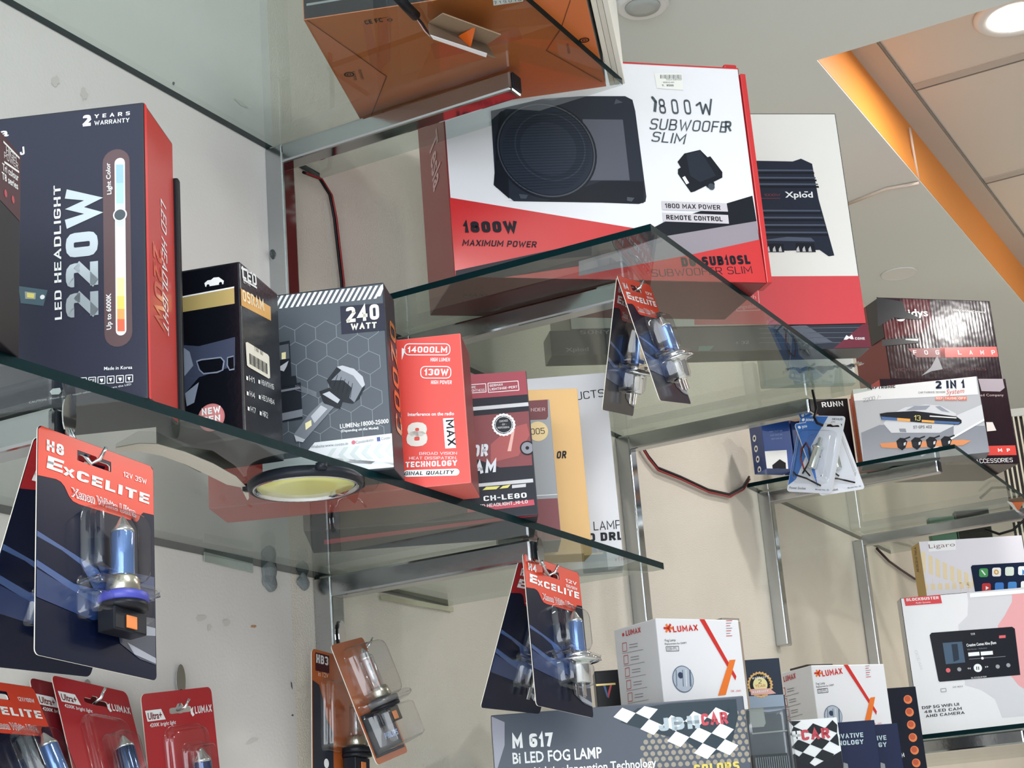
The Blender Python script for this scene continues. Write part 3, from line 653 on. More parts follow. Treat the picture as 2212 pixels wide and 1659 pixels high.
F.disc(1139, 968, 16, M('tyre_print', (22, 24, 30), .4), 3); F.disc(1139, 968, 13, M('wheel_print', (128, 130, 140), .3), 4, 4, 20)
F.q([(1096, 975), (1106, 930), (1112, 928), (1104, 975)], M('lamp_flare', (220, 170, 160), .4), 3)
F.disc(1088, 918, 26, WHITE, 4, 20, 40, .07); F.disc(1088, 918, 20.5, dk, 4); F.disc(1088, 918, 18.5, WHITE, 5, 17.5, 32)
F.text('CHECKED', (1079, 913), (1097, 911), 4, WHITE, 6); F.text('- BY -', (1082, 920), (1095, 919), 4, WHITE, 6); F.text('PROFESSIONAL', (1075, 927), (1101, 925), 4, WHITE, 6)
sl_ = M('chrome_letters', (190, 192, 198), .3, .3)
F.text('COLOR', (968, 993), (1054, 985), 26, sl_, 4, .05, .18); F.text('BEAM', (982, 1029), (1071, 1020), 27, sl_, 4, .05, .18)
F.q([(1010, 1047), (1151, 1034), (1152, 1042), (1010, 1054)], M('grey_stripe', (196, 198, 202), .4), 2)
yk = M('yellow_print', (222, 214, 110), .4); F.q([(1042, 1059), (1050, 1052), (1080, 1050), (1072, 1057)], yk, 2); F.q([(1079, 1056), (1086, 1050), (1103, 1047), (1097, 1054)], yk, 2); F.q([(1106, 1048), (1136, 1045), (1136, 1052), (1106, 1055)], M('grey_stripe', (196, 198, 202), .4), 2)
F.text('CH-LE80', (1045, 1083), (1138, 1075), 11, WHITE, 3, .03)
F.q([(1010, 1096), (1153, 1079), (1155, 1091), (1010, 1108)], M('pink_red_band', (178, 52, 72), .4), 2); F.text('LED HEADLIGHT_HI-LO', (1030, 1098), (1140, 1087), 7, WHITE, 3, .01)
D = k.D; D.q([(700, 1166), (1160, 1107), (1160, 1114), (700, 1176)], M('pink_red_band', (178, 52, 72), .4), 1)
for x_ in (880, 930, 975): D.q([(x_, 1109), (x_+14, 1107), (x_+13, 1111), (x_-1, 1113)], WHITE, 1)
D.text('AUTOMOTIVE', (984, 1117), (1050, 1112), 5, WHITE, 2)
k.done('dark headlight box with maroon top band and red car picture', 'box', 'bulb boxes on the lower shelf')
# -- grey and maroon box partly hidden
a, b = yawed(onz(zt, 1213, 1166), 30, .07)
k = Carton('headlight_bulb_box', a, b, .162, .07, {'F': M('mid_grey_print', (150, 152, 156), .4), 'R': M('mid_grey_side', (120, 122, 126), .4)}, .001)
F = k.F; mar = M('wine_print', (104, 26, 36), .4)
F.q([(1120, 864), (1183, 862), (1184, 900), (1180, 906), (1120, 908)], mar, 1); F.text('NDER', (1147, 889), (1178, 888), 7, M('pinkish_ink', (220, 190, 190), .4), 2)
F.disc(1162, 932, 22, M('cream_sticker', (232, 204, 150), .5), 2); F.text('1005', (1140, 940), (1177, 937), 13, BLACK, 3, .0)
F.q([(1130, 1080), (1207, 1076), (1214, 1170), (1130, 1178)], M('wine_lower', (118, 44, 52), .4), 1); F.line((1140, 1072), (1207, 1068), 1.5, WHITE, 2)
k.done('slim grey and wine red box with round cream price sticker, half hidden', 'box', 'bulb boxes on the lower shelf')
# -- yellow box
a, b = by_bottom(zt, (1170, 1201), (1280, 1195)); a, b = yawed(b, 37, .075)
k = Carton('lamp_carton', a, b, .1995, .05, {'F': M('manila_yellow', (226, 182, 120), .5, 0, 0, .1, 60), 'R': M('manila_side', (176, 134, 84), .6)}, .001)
k.F.text('OR', (1202, 991), (1223, 990), 16, BLACK, 2, .04, .2)
k.done('plain manila yellow carton between the grey box and the large white box', 'box', 'bulb boxes on the lower shelf')
# -- large white box
a, b = yawed(onz(zt, 1348, 1222), 27, .115)
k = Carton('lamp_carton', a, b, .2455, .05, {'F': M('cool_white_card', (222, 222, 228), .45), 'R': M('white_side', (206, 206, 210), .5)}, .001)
F = k.F; F.text('PRODUCTS', (1180, 873), (1306, 857), 17, BLACK, 2, 0)
F.text('LAMP', (1283, 1146), (1342, 1142), 19, BLACK, 2, 0); F.text('LED DRL', (1240, 1172), (1346, 1166), 18, BLACK, 2, .05)
F.line((1319, 812), (1345, 1172), 1.8, BLACK, 2)
k.done('large white LED DRL lamp box at the end of the lower shelf', 'box', 'bulb boxes on the lower shelf')
# puck light with yellow lens under the lower glass
c = onz(ZL-.010, 661, 1056); R = .0505
t = empty('puck_lamp', (c.x, c.y, ZL-.001), 'round lamp with yellow lens and black ring under the lower glass shelf', 'lamp')
o = Obj('ring'); o.lathe((c.x, c.y, ZL-.0006), (0, 0, -1), [(0, R*.93), (.003, R), (.007, R), (.0098, R*.97), (.010, R*.93), (.007, R*.90)], M('ring_black', (30, 34, 42), .35), 48); child(o, t)
o = Obj('bezel'); o.lathe((c.x, c.y, ZL-.0006), (0, 0, -1), [(.006, R*.92), (.0095, R*.92), (.0105, R*.90), (.0095, R*.87), (.006, R*.87)], CHROME, 48); child(o, t)
o = Obj('lens'); o.lathe((c.x, c.y, ZL-.0006), (0, 0, -1), [(.006, R*.85), (.0078, R*.84), (.0088, R*.5), (.009, .001)], M('lens_yellow', (224, 226, 140), .25, 0, .6), 40); child(o, t)
for a_ in (200, 60, 320):
    o = Obj('mounting_lug'); q = Vector((c.x+math.cos(math.radians(a_))*R*1.03, c.y+math.sin(math.radians(a_))*R*1.03, ZL-.0006)); o.lathe(q, (0, 0, -1), [(0, .005), (.005, .005), (.006, .003)], M('ring_black', (30, 34, 42), .35), 14); child(o, t)
# strip of masking tape curling under the glass
o = Obj('tape_strip'); tm2 = M('masking_tape', (206, 202, 190), .6, 0, 0, .4, 90)
up_ = [(250, 966), (300, 957), (340, 958), (400, 975), (460, 1000), (510, 1028), (536, 1055), (538, 1075)]
lo_ = [(250, 975), (300, 974), (350, 984), (400, 1002), (450, 1026), (490, 1046), (520, 1052), (534, 1080)]
U = [onz(ZL-.0012-.004*abs(math.sin(i*1.1)), *p) for i, p in enumerate(up_)]; L_ = [onz(ZL-.001, *p) for p in lo_]
for i in range(7):
    o.poly([U[i], U[i+1], L_[i+1], L_[i]], tm2, True)
    o.poly([p-Vector((0, 0, .0004)) for p in (L_[i], L_[i+1], U[i+1], U[i])], tm2, True)
tag(o.done(fix=False), 'curled strip of dusty masking tape stuck under the lower glass shelf', 'tape')

# ================================================================== TOP SHELF
zt = ZT+GT
A = onz(zt, 780, 262); B = onz(zt, 1310, 187); A.z = B.z = zt
u = (B-A).normalized(); nb = Vector((u.y, -u.x, 0))
ok_ = M('orange_kraft', (206, 112, 54), .35, 0, .3, .1, 60); dg = M('charcoal_print', (44, 46, 54), .4)
Wd = (B-A).length; dp = .249
k = Carton('audio_carton', A+nb*dp, B+nb*dp, .10, dp, {'F': dg, 'D': ok_, 'L': M('grey_card_side', (176, 180, 182), .5), 'R': M('grey_card_side', (176, 180, 182), .5)}, .001)
D = k.D
fl = M('orange_kraft_flap', (176, 88, 40), .35, 0, .3); ln = M('crease_brown', (84, 42, 26), .6)
D.q([(664, 43), (835, 164), (798, 262), (781, 262)], M('orange_kraft_edge', (190, 106, 62), .35, 0, .3), 1)
D.line((664, 43), (835, 164), 1.6, ln, 3); D.line((835, 164), (797, 261), 1.6, ln, 3)
D.line((1300, 176), (1180, 108), 1.6, ln, 3); D.line((1180, 108), (1212, 60), 1.4, ln, 3); D.line((1212, 60), (1232, 0), 1.4, ln, 3)
D.q([(784, 50), (800, 48), (826, 160), (800, 140)], fl, 1); D.q([(930, 96), (1120, 60), (1128, 84), (940, 128)], fl, 1); D.q([(818, 40), (842, 36), (842, 130), (818, 150)], fl, 2)
D.text('CE FC', (790, 52), (828, 46), 9, BLACK, 3, .03); D.disc(842, 42, 6, BLACK, 3, 4, 16); D.disc(754, 160, 11, BLACK, 3, 8, 20); D.disc(754, 160, 5, BLACK, 3, 3, 16)
D.disc(1262, 86, 11, BLACK, 3, 8, 20); D.disc(1262, 86, 5, BLACK, 3, 3, 16); D.text('GREENTEK', (1232, 114), (1228, 92), 5, BLACK, 3); D.text('QUALITY', (771, 172), (767, 152), 6, BLACK, 3); D.text('GARANTEE', (786, 170), (780, 148), 6, BLACK, 3)
k.F.q([(662, 8), (740, -4), (740, 0), (662, 13)], M('mid_grey_print', (150, 152, 156), .4), 1)
ob = k.done('large carton with orange kraft bottom seen from below through the top glass', 'box')
st = Obj('paper_label'); G = Face(st, k.a-Vector((0, 0, .0004)), Vector((0, 0, -1))); G.q([(1064, -6), (1132, -16), (1130, 2), (1066, 11)], WHITE, 3); G.text('7 1 9 0 1 0', (1068, 8), (1126, 0), 6, BLACK, 4); child(st, ob)
# papers/booklets beside it
A2 = onz(zt, 1316, 186); uv = u
for i, cc in enumerate([(226, 222, 210), (214, 210, 200), (232, 230, 222)]):
    o = Obj('white_booklet'); o.box(B+u*(.004+i*.0060)+Vector((0, 0, .0003)), u*.0057, nb*.24, Vector((0, 0, .16)), M('booklet_%d' % i, cc, .6), .0006)
    tag(o.done(), ('white booklet standing directly against the orange bottomed carton', 'thin white booklet in the middle of three beside the carton', 'outermost thin white booklet right of the orange bottomed carton')[i], 'booklet', 'booklets on the top shelf')
# cardboard lamp housing with orange wedge hanging under the top glass
def wedge(pts, z, label, s=1.0):
    """pts: px of the V channel; placed just under glass plane z"""
    c0 = onz(z-.012, *pts)
    t = empty('cardboard_lamp_holder', (c0.x, c0.y, z-.001), label, 'lamp holder'); return t, c0
t = empty('cardboard_lamp_holder', onz(ZT-.001, 1000, 85), 'torn cardboard channel with orange wedge taped under the top glass shelf', 'lamp holder')
cb = M('cardboard_ridge', (150, 128, 104), .85, 0, 0, .5, 400)
def sheet(name, pts, m, parent, th=.0012):
    o = Obj(name); P = [Vector(p) for p in pts]; n = (P[1]-P[0]).cross(P[2]-P[0]).normalized()*th
    o.poly(P, m); o.poly([p+n for p in reversed(P)], m)
    for i in range(len(P)):
        j = (i+1) % len(P); o.poly([P[j], P[i], P[i]+n, P[j]+n], m)
    return child(o, parent)
q = lambda x, y, dz: onz(ZT-dz, x, y)
sheet('cardboard_flap', [q(956, 30, .020), q(1082, 76, .020), q(1052, 96, .003), q(926, 50, .003)], cb, t)
sheet('cardboard_flap', [q(926, 50, .0035), q(1052, 96, .0035), q(1071, 124, .020), q(930, 80, .020)], M('cardboard_dark', (120, 100, 82), .85), t)
sheet('white_strip', [q(930, 77, .021), q(1052, 117, .021), q(1050, 124, .021), q(936, 85, .021)], WHITE, t)
sheet('orange_wedge', [q(990, 78, .008), q(1027, 57, .018), q(1016, 103, .018)], M('reflector_orange', (238, 110, 30), .35), t)
P_ = [q(860, -6, .004), q(878, 14, .006), q(898, 34, .006)]
o = Obj('cable_sleeve'); o.tube(P_, .0055, wb, 10); child(o, t)
for i, mm in enumerate([WHITE, wr, wb]):
    o = Obj('wire'); o.tube([q(898, 34, .006), q(908+i*2, 50, .006+i*.001), q(918+i*2, 66, .006), q(932, 80, .006)], .0012, mm, 6); child(o, t)

# ================================================================== MIDDLE SHELF
zt = ZM+GT
a, b = by_bottom(zt, (983, 598), (1655, 612))
wcard = M('white_gloss_card', (236, 237, 242), .35, 0, .3, .02, 40); redc = M('carton_red', (206, 42, 46), .35, 0, .3)
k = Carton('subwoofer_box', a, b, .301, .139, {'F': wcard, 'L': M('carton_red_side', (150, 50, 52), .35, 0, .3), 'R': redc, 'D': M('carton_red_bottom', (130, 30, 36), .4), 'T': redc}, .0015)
F = k.F; inkb = M('ink_blackblue', (22, 26, 36), .4); lil = M('lilac_grey', (150, 142, 152), .4)
F.q([(966, 426), (1412, 500), (1300, 560), (1300, 612), (984, 600)], redc, 1)
F.q([(1300, 550), (1434, 480), (1625, 423), (1641, 520), (1655, 612), (1300, 612)], inkb, 2)
F.q([(1250, 565), (1440, 510), (1634, 478), (1640, 522), (1490, 551), (1250, 610)], lil, 3)
F.q([(1230, 600), (1490, 551), (1640, 518), (1655, 612), (1230, 612)], redc, 4)
F.q([(984, 585), (1240, 530), (1420, 497), (1440, 508), (1250, 575), (984, 615)], M('charcoal_foot', (54, 48, 56), .4), 3)
sb = M('speaker_print', (38, 44, 56), .35); sb2 = M('speaker_print_dark', (24, 28, 38), .35); sb3 = M('speaker_print_hi', (78, 82, 96), .35)
F.q([(1060, 240), (1170, 214), (1255, 208), (1350, 208), (1366, 216), (1372, 240), (1396, 425), (1394, 436), (1380, 441), (1300, 438), (1110, 435), (1070, 404)], sb, 2)
F.q([(1066, 400), (1078, 240), (1090, 236), (1100, 430)], sb2, 3)
F.q([(1258, 258), (1345, 259), (1360, 390), (1270, 390)], sb3, 3)
F.q([(1090, 434), (1390, 439), (1390, 392), (1300, 391), (1180, 434)], sb2, 3)
F.disc(1180, 325, 108, sb2, 4, n=48); F.disc(1180, 325, 104, M('speaker_ring', (60, 68, 80), .35), 5, 101, 56); F.disc(1180, 325, 99, M('speaker_mesh', (40, 48, 62), .5), 5, n=48)
F.disc(1188, 318, 76, M('speaker_mesh2', (54, 62, 76), .5), 6, 73, 48); F.disc(1184, 322, 60, M('speaker_mesh3', (48, 56, 70), .5), 6, n=40)
for i in range(28):
    yy = 245+i*6; hw = math.sqrt(max(0, 96**2-(yy-325)**2)); F.line((1180-hw, yy+4), (1180+hw, yy-2), .8, sb2, 7)
F.q([(1120, 420), (1140, 422), (1136, 430), (1124, 430)], M('speaker_ring', (60, 68, 80), .35), 6); F.q([(1330, 214), (1345, 222), (1326, 226)], M('speaker_ring', (60, 68, 80), .35), 4); F.q([(1354, 426), (1370, 428), (1364, 436), (1354, 434)], M('speaker_ring', (60, 68, 80), .35), 4)
brush = M('brush_ink', (70, 80, 88), .4)
def stroke(F, pts, w, m, L=3):
    for i in range(len(pts)-1): F.line(pts[i], pts[i+1], w, m, L); F.disc(pts[i][0], pts[i][1], w*.5, m, L, n=8)
stroke(F, [(1409, 211), (1416, 220), (1414, 242)], 6, brush)
F.text('8 0 0', (1425, 246), (1494, 248), 32, brush, 3, .01)
stroke(F, [(1504, 228), (1512, 222), (1518, 246), (1524, 226), (1532, 248), (1536, 214)], 4, brush)
F.text('SUBWOOFE', (1402, 280), (1568, 287), 24, brush, 3, .005, .3); F.text('R', (1565, 284), (1580, 284), 22, brush, 3, .03, .2); F.text('SLIM', (1406, 306), (1478, 312), 22, brush, 3, .005, .3)
F.q([(1463, 350), (1478, 332), (1512, 324), (1528, 340), (1534, 338), (1560, 372), (1560, 384), (1500, 414), (1492, 416), (1464, 376), (1464, 366), (1470, 362)], sb2, 3); F.q([(1482, 334), (1512, 326), (1546, 380), (1512, 394), (1490, 380)], sb, 4)
F.q([(1473, 384), (1479, 381), (1488, 396), (1482, 399)], WHITE, 5); F.disc(1533, 398, 10, sb2, 5); F.disc(1536, 404, 7, M('speaker_ring', (60, 68, 80), .35), 6)
F.q([(1428, 435), (1569, 440), (1572, 458), (1430, 454)], M('silver_plate_print', (206, 200, 208), .35), 5); F.q([(1430, 460), (1572, 465), (1574, 484), (1432, 479)], M('silver_plate_print', (206, 200, 208), .35), 5)
F.text('1800 MAX POWER', (1436, 450), (1556, 454), 10, BLACK, 6, .02); F.text('REMOTE CONTROL', (1439, 475), (1560, 479), 10, BLACK, 6, .03)
F.text('1800W', (1001, 503), (1119, 502), 24, inkb, 5, .06); F.text('MAXIMUM POWER', (998, 531), (1158, 535), 13, inkb, 5, .02, .25)
F.text('DG-SUB10SL', (1473, 577), (1621, 571), 20, inkb, 5, .06); F.text('SUBWOOFER SLIM', (1408, 599), (1625, 591), 16, inkb, 5, -.004)
# red top border and stitched edge
F.q([(1300, 132), (1594, 147), (1594, 150), (1300, 135)], redc, 2)
k.L.text('Tesla', (928, 316), (938, 416), 17, M('pink_letters', (226, 190, 188), .4), 2, .02)
k.D.text('MAXI', (1000, 640), (1050, 640), 6, BLACK, 2)
ob = k.done('big white and red 1800W slim subwoofer box on the middle shelf', 'box')
st = Obj('barcode_sticker'); G = Face(st, k.a+k.back*-.0004, -k.back)
G.q([(1413, 158), (1474, 158), (1476, 195), (1419, 191)], M('sticker_white', (240, 240, 234), .5), 2)
for i in range(15): G.line((1427+i*3.1, 162), (1427+i*3.1, 170), 1+.9*(i % 3 == 0), M('grey_ink', (90, 96, 100), .5), 3)
G.text('TESLA SUBWOOF', (1438, 174), (1473, 174), 4, M('grey_ink', (90, 96, 100), .5), 3); G.text('180RMS MH1', (1432, 180), (1456, 180), 3, BLACK, 3); G.text('Y.  8500', (1430, 187), (1455, 187), 4, BLACK, 3, .02)
child(st, ob)
fp = Obj('side_flap'); p0 = k.b.copy(); e0 = k.u
fp.box(p0+e0*.0004-k.back*.002, e0*.0075, k.back*.03, Vector((0, 0, .292)), redc, .0012); child(fp, ob)['label'] = 'bright red flap edge with worn white nicks'
fp = Obj('torn_flap'); tl = hit(k.a, k.back, 1566, 146); tr_ = hit(k.a, k.back, 1592, 150); tm_ = hit(k.a, k.back, 1576, 136)
fp.box(Vector((tl.x, tl.y, k.a.z+k.H))+k.back*.002, k.u*.018, k.back*.02, Vector((0, 0, .006)), redc, .0025); child(fp, ob)
# -- amplifier box behind
a, b = by_bottom(zt, (1192, 768), (1881, 751)); HF = .0365
k = Carton('flat_amplifier_box', a, b, HF, .050, {'F': M('charcoal_gloss2', (52, 56, 68), .25, 0, .4), 'D': M('charcoal_gloss', (62, 58, 64), .25, 0, .5), 'R': M('box_side_plum', (96, 34, 48), .4)}, .001)
F = k.F; sv = M('silver_letters', (160, 164, 166), .3, .4)
F.q([(1876, 690), (1884, 752), (1800, 753)], M('plum_corner', (110, 34, 54), .35), 2)
F.text('CONE', (1847, 734), (1868, 734), 5, WHITE, 3, .03); F.q([(1822, 734), (1828, 724), (1834, 728), (1840, 723), (1844, 733), (1838, 733), (1834, 731), (1829, 734)], WHITE, 3)
for i in range(5): F.line((1640, 700+i*10), (1870, 696+i*11), .8, M('faint_line', (120, 126, 134), .3), 1)
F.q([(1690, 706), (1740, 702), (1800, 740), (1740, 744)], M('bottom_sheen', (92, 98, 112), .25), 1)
F.text('SONY', (1253, 722), (1318, 721), 8, sv, 2, .02); F.text('Xplod', (1222, 760), (1272, 758), 8, sv, 2, .02)
F.text('< 32', (1590, 744), (1618, 742), 6, sv, 2); F.q([(1510, 748), (1543, 747), (1532, 758), (1508, 758)], M('teal_tag', (70, 130, 124), .4), 2)
k.done('flat dark carton with plum corner lying under the tall white amplifier box', 'box')
a = a+Vector((0, 0, HF+.0004)); b = b+Vector((0, 0, HF+.0004)); _u = (b-a).normalized(); a = a+_u*.03; b = hit(a, Vector((-_u.y, _u.x, 0)), 1870, 692); b.z = a.z; HA = hit(a, Vector((-_u.y, _u.x, 0)), 1800, 245).z-a.z
wm2 = M('warm_white_card', (232, 231, 226), .4, 0, .1, .05, 60); pk = M('coral_red', (214, 66, 74), .35, 0, .3)
k = Carton('amplifier_box', a, b, HA, .135, {'F': wm2, 'D': M('charcoal_gloss', (62, 58, 64), .25, 0, .5), 'L': M('charcoal_gloss', (62, 58, 64), .25, 0, .5), 'R': M('box_side_plum', (96, 34, 48), .4)}, .0015)
F = k.F
F.q([(1500, 598), (1857, 596), (1876, 700), (1500, 702)], pk, 1)
an = M('amp_navy', (36, 42, 58), .3); an2 = M('amp_ridge', (74, 84, 104), .3); an3 = M('amp_dark', (20, 24, 34), .4)
F.q([(1560, 346), (1712, 349), (1730, 343), (1754, 354), (1768, 430), (1802, 552), (1790, 554), (1770, 540), (1560, 545)], an, 2)
for i, yy in enumerate([366, 382, 396, 453, 468, 484, 500]):
    F.q([(1560, yy), (1756+i*5, yy+1), (1757+i*5, yy+4), (1560, yy+4)], an2, 3); F.q([(1560, yy+5), (1758+i*5, yy+6), (1759+i*5, yy+10), (1560, yy+10)], an3, 3)
F.q([(1640, 520), (1760, 522), (1752, 514), (1700, 512)], an2, 3); F.q([(1650, 526), (1692, 527), (1694, 545), (1652, 545)], an3, 4); F.q([(1718, 525), (1758, 526), (1762, 545), (1720, 545)], an3, 4)
for i in range(6): x = 1656+i*13+(28 if i > 2 else 0)*.9; F.q([(x, 538), (x+4, 532), (x+7, 544), (x, 544)], M('terminal_print', (190, 192, 196), .3), 5)
F.text('Xplod', (1696, 427), (1756, 427), 12, WHITE, 4, .05); F.line((1737, 415), (1745, 415), 2, WHITE, 4); F.text('1000W', (1650, 424), (1685, 424), 5, M('dim_red_ink', (130, 50, 60), .4), 4); F.line((1640, 429), (1685, 429), 1, M('dim_red_ink', (130, 50, 60), .4), 4)
F.loop([(1590, 622), (1637, 623), (1641, 670), (1591, 672)], 1.5, M('pale_pink_ink', (230, 180, 180), .4), 2); F.text('tech', (1605, 646), (1633, 645), 8, M('pale_pink_ink', (230, 180, 180), .4), 2); F.text('Rechangeable', (1570, 668), (1634, 665), 8, M('pale_pink_ink', (230, 180, 180), .4), 2)
F.text('', (0, 0), (1, 1), 1, WHITE) if False else None
k.done('tall white and coral amplifier box standing behind the subwoofer box', 'box')
# white carton and crumpled wrap behind
pb = onz(zt, 1866, 831); uu = Vector((math.cos(math.radians(38)), math.sin(math.radians(38)), 0)); bk = Vector((-uu.y, uu.x, 0))
pb = Vector((.407, 2.476, zt))
o = Obj('white_carton'); o.box(pb-uu*.15-bk*.005, uu*.15, bk*.02, Vector((0, 0, .05)), M('warm_white_card', (232, 231, 226), .4), .004)
tag(o.done(), 'small white carton with rounded edges at the far end of the middle shelf', 'box')
o = Obj('plastic_wrap'); wrapm = clear_mat('blue_film', (.34, .40, .50), 1.5, .1, 1.5, .8, .06)
grid = []
W0 = onz(zt+.003, 1700, 800); W1 = onz(zt+.003, 1868, 790)
for i in range(13):
    row = []
    for j in range(7):
        p = W0.lerp(W1, i/12)+bk*(.007*j)*(1-.5*(i/12-.5)**2*4+.0); p.z = zt+.002+.006*abs(math.sin(i*1.7+j*2.1))+.010*(j/6)*abs(math.sin(i*.9)); row.append(o.bm.verts.new(p))
    grid.append(row)
mi_ = o.mi(wrapm)
for i in range(12):
    for j in range(6): f = o.bm.faces.new((grid[i][j], grid[i+1][j], grid[i+1][j+1], grid[i][j+1])); f.material_index = mi_; f.smooth = True
tag(o.done(), 'crumpled dark plastic wrap lying behind the amplifier box', 'plastic wrap')

# ================================================================== RIGHT SHELF
zt = Z5+GT
# lower fog lamp carton, upper fog lamp carton
dark = corrugated(M('fogbox_black', (36, 22, 30), .14, 0, 0, 0, 40, .4)); dred = M('fogbox_red', (180, 34, 36), .35, 0, .3); band = M('fog_band_red', (204, 52, 42), .3, 0, .3); band2 = M('fog_band_dim', (116, 34, 36), .3, 0, .3)
a3, b3 = by_top(3.30, (1900, 818), (2172, 818)); H1 = a3.z-zt
a = Vector((a3.x, a3.y, zt)); b = Vector((b3.x, b3.y, zt))
k1 = Carton('fog_lamp_box', a, b, H1, .14, {'F': dark, 'R': dred, 'L': dred}, .0014)
F = k1.F
F.q([(2100, 964), (2193, 962), (2196, 983), (2100, 984)], band, 1); F.text('M  P', (2156, 976), (2182, 976), 7, WHITE, 2, .03)
F.text('ACCESSORIES', (2108, 1001), (2188, 998), 9, WHITE, 2, 0); F.text('QUALITY', (2042, 1010), (2094, 1006), 7, M('dim_letters', (120, 116, 100), .4), 2)
F.text('0008 Certified Company', (2070, 856), (2168, 856), 5, M('dim_pale', (190, 170, 170), .4), 2)
F.q([(2112, 815), (2165, 815), (2170, 838), (2160, 846), (2120, 845)], M('grey_patch', (150, 140, 150), .35), 2)
F.q([(2130, 912), (2144, 912), (2152, 930), (2132, 932)], M('white_patch', (216, 212, 208), .4), 2)
k1.done('lower maroon black fog lamp accessories carton half hidden behind the parking sensor box', 'box', 'fog lamp cartons')
a3, b3 = by_top(3.36, (1898, 642), (2138, 650)); 
zb = a.z+H1+.0005; Ht = a3.z-zb
k2 = Carton('fog_lamp_box', Vector((a3.x, a3.y, zb)), Vector((b3.x, b3.y, zb)), Ht, .12, {'F': dark, 'R': M('fogbox_side', (200, 196, 190), .4), 'L': M('fogbox_left', (112, 32, 34), .4), 'T': band}, .0014)
F = k2.F
F.q([(1950, 646), (2008, 648), (2014, 700), (1990, 720), (1900, 735), (1900, 690)], corrugated(M('fog_maroon', (72, 24, 32), .14)), 1)
F.q([(1960, 753), (2040, 752), (2042, 772), (1980, 772)], band2, 2); F.q([(2030, 751), (2152, 749), (2156, 771), (2032, 772)], band, 2)
for i, ch in enumerate('FOG LAMP'):
    if ch != ' ': x = 1973+i*24.2; F.text(ch, (x, 766), (x+7.5, 766), 9, WHITE, 3, .015)
F.disc(1943, 679, 15, WHITE, 2, 9, 30); F.q([(1925, 672), (1990, 674), (1992, 690), (1960, 688), (1925, 692)], dark, 3)
F.text('idys', (1963, 684), (2005, 683), 15, WHITE, 4, .05); F.text('2008 Certified Company', (2058, 672), (2128, 676), 4, WHITE, 2)
F.text('HIGH QUALITY ACCESSORIES', (1935, 802), (2130, 800), 6, M('faint_red', (84, 52, 58), .4), 2)
F.q([(2024, 768), (2036, 798), (2012, 802), (1990, 812), (2010, 794)], M('grey_tear', (130, 130, 136), .3), 4)
ob = k2.done('upper black and maroon FOG LAMP carton with wrinkled glossy wrap', 'box', 'fog lamp cartons')
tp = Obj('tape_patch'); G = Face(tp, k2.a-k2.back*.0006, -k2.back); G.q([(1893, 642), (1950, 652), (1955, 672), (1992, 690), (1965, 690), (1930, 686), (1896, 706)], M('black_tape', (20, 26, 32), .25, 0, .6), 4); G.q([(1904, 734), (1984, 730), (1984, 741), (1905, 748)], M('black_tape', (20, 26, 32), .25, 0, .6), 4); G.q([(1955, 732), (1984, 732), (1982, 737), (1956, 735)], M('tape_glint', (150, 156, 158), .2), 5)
child(tp, ob)['label'] = 'torn black tape over the corner'
tp = Obj('tape_side'); lq = k2.a-k2.u*.0006; tp.box(lq+Vector((0, 0, Ht*.5)), -k2.u*.001, k2.back*.05, Vector((0, 0, Ht*.49)), M('black_tape', (20, 26, 32), .25, 0, .6), .001); child(tp, ob)
# parking sensor box
a, b = by_bottom(zt, (1868, 1008), (2138, 978)); b = onz(zt, 2138, 977); a, b = yawed(b, 22, .238)
ps = M('sensor_grey', (176, 178, 184), .35, 0, .3); ps2 = M('sensor_white', (228, 228, 230), .35, 0, .3); ps3 = M('sensor_dark', (122, 126, 138), .35, 0, .3); orr = M('sensor_orange', (206, 100, 48), .4)
k = Carton('parking_sensor_box', a, b, .1515, .05, {'F': ps, 'L': orr, 'R': M('salmon_side', (232, 130, 96), .4), 'D': M('sensor_bottom', (110, 112, 122), .4)}, .001)
F = k.F
F.q([(1838, 824), (2108, 813), (2113, 852), (1843, 866)], ps2, 1); F.q([(1860, 935), (1900, 918), (2140, 920), (2142, 978), (1866, 1006)], ps3, 1)
F.text('2 IN 1', (2021, 840), (2084, 838), 17, M('ink_navy', (24, 34, 58), .4), 3, .05); F.text('CAR PARKING SENSOR', (1984, 850), (2042, 849), 4, BLACK, 3); F.text('System', (2044, 852), (2082, 849), 10, M('script_red', (206, 90, 80), .4), 3, 0, .3)
for (x0, x1, s_) in ((2020, 2037, 'BEEP'), (2040, 2067, 'TALKING'), (2069, 2088, 'OFF')): F.q([(x0, 857), (x1, 856), (x1+.5, 865), (x0+.5, 865)], M('tag_orange', (222, 110, 78), .4), 3); F.text(s_, (x0+1.5, 863), (x1-1, 863), 5, WHITE, 4, .02)
F.text('MAPTRONIC', (1874, 841), (1934, 838), 6, BLACK, 3, .04); F.q([(1884, 832), (1900, 827), (1915, 830), (1935, 834), (1915, 833), (1900, 832)], M('script_red', (206, 90, 80), .4), 3)
F.text('2200 /-', (1865, 869), (1903, 861), 8, M('pencil', (96, 98, 104), .5), 3, -.01, .2)
F.q([(1908, 915), (1925, 895), (1955, 880), (2000, 874), (2030, 876), (2065, 893), (2070, 915), (2030, 935), (1925, 935)], M('car_white', (206, 208, 214), .35), 2); F.q([(1956, 887), (1975, 877), (2010, 876), (2000, 885)], M('car_window', (140, 146, 160), .3), 3); F.q([(2020, 878), (2030, 877), (2052, 891), (2034, 888)], M('car_window', (140, 146, 160), .3), 3)
F.q([(1942, 926), (1956, 926), (1958, 934), (1944, 933)], ps3, 3)
F.q([(2060, 900), (2130, 870), (2134, 905), (2060, 945)], M('road_light', (206, 208, 214), .35), 2); F.line((1990, 985), (2134, 902), 4, WHITE, 3)
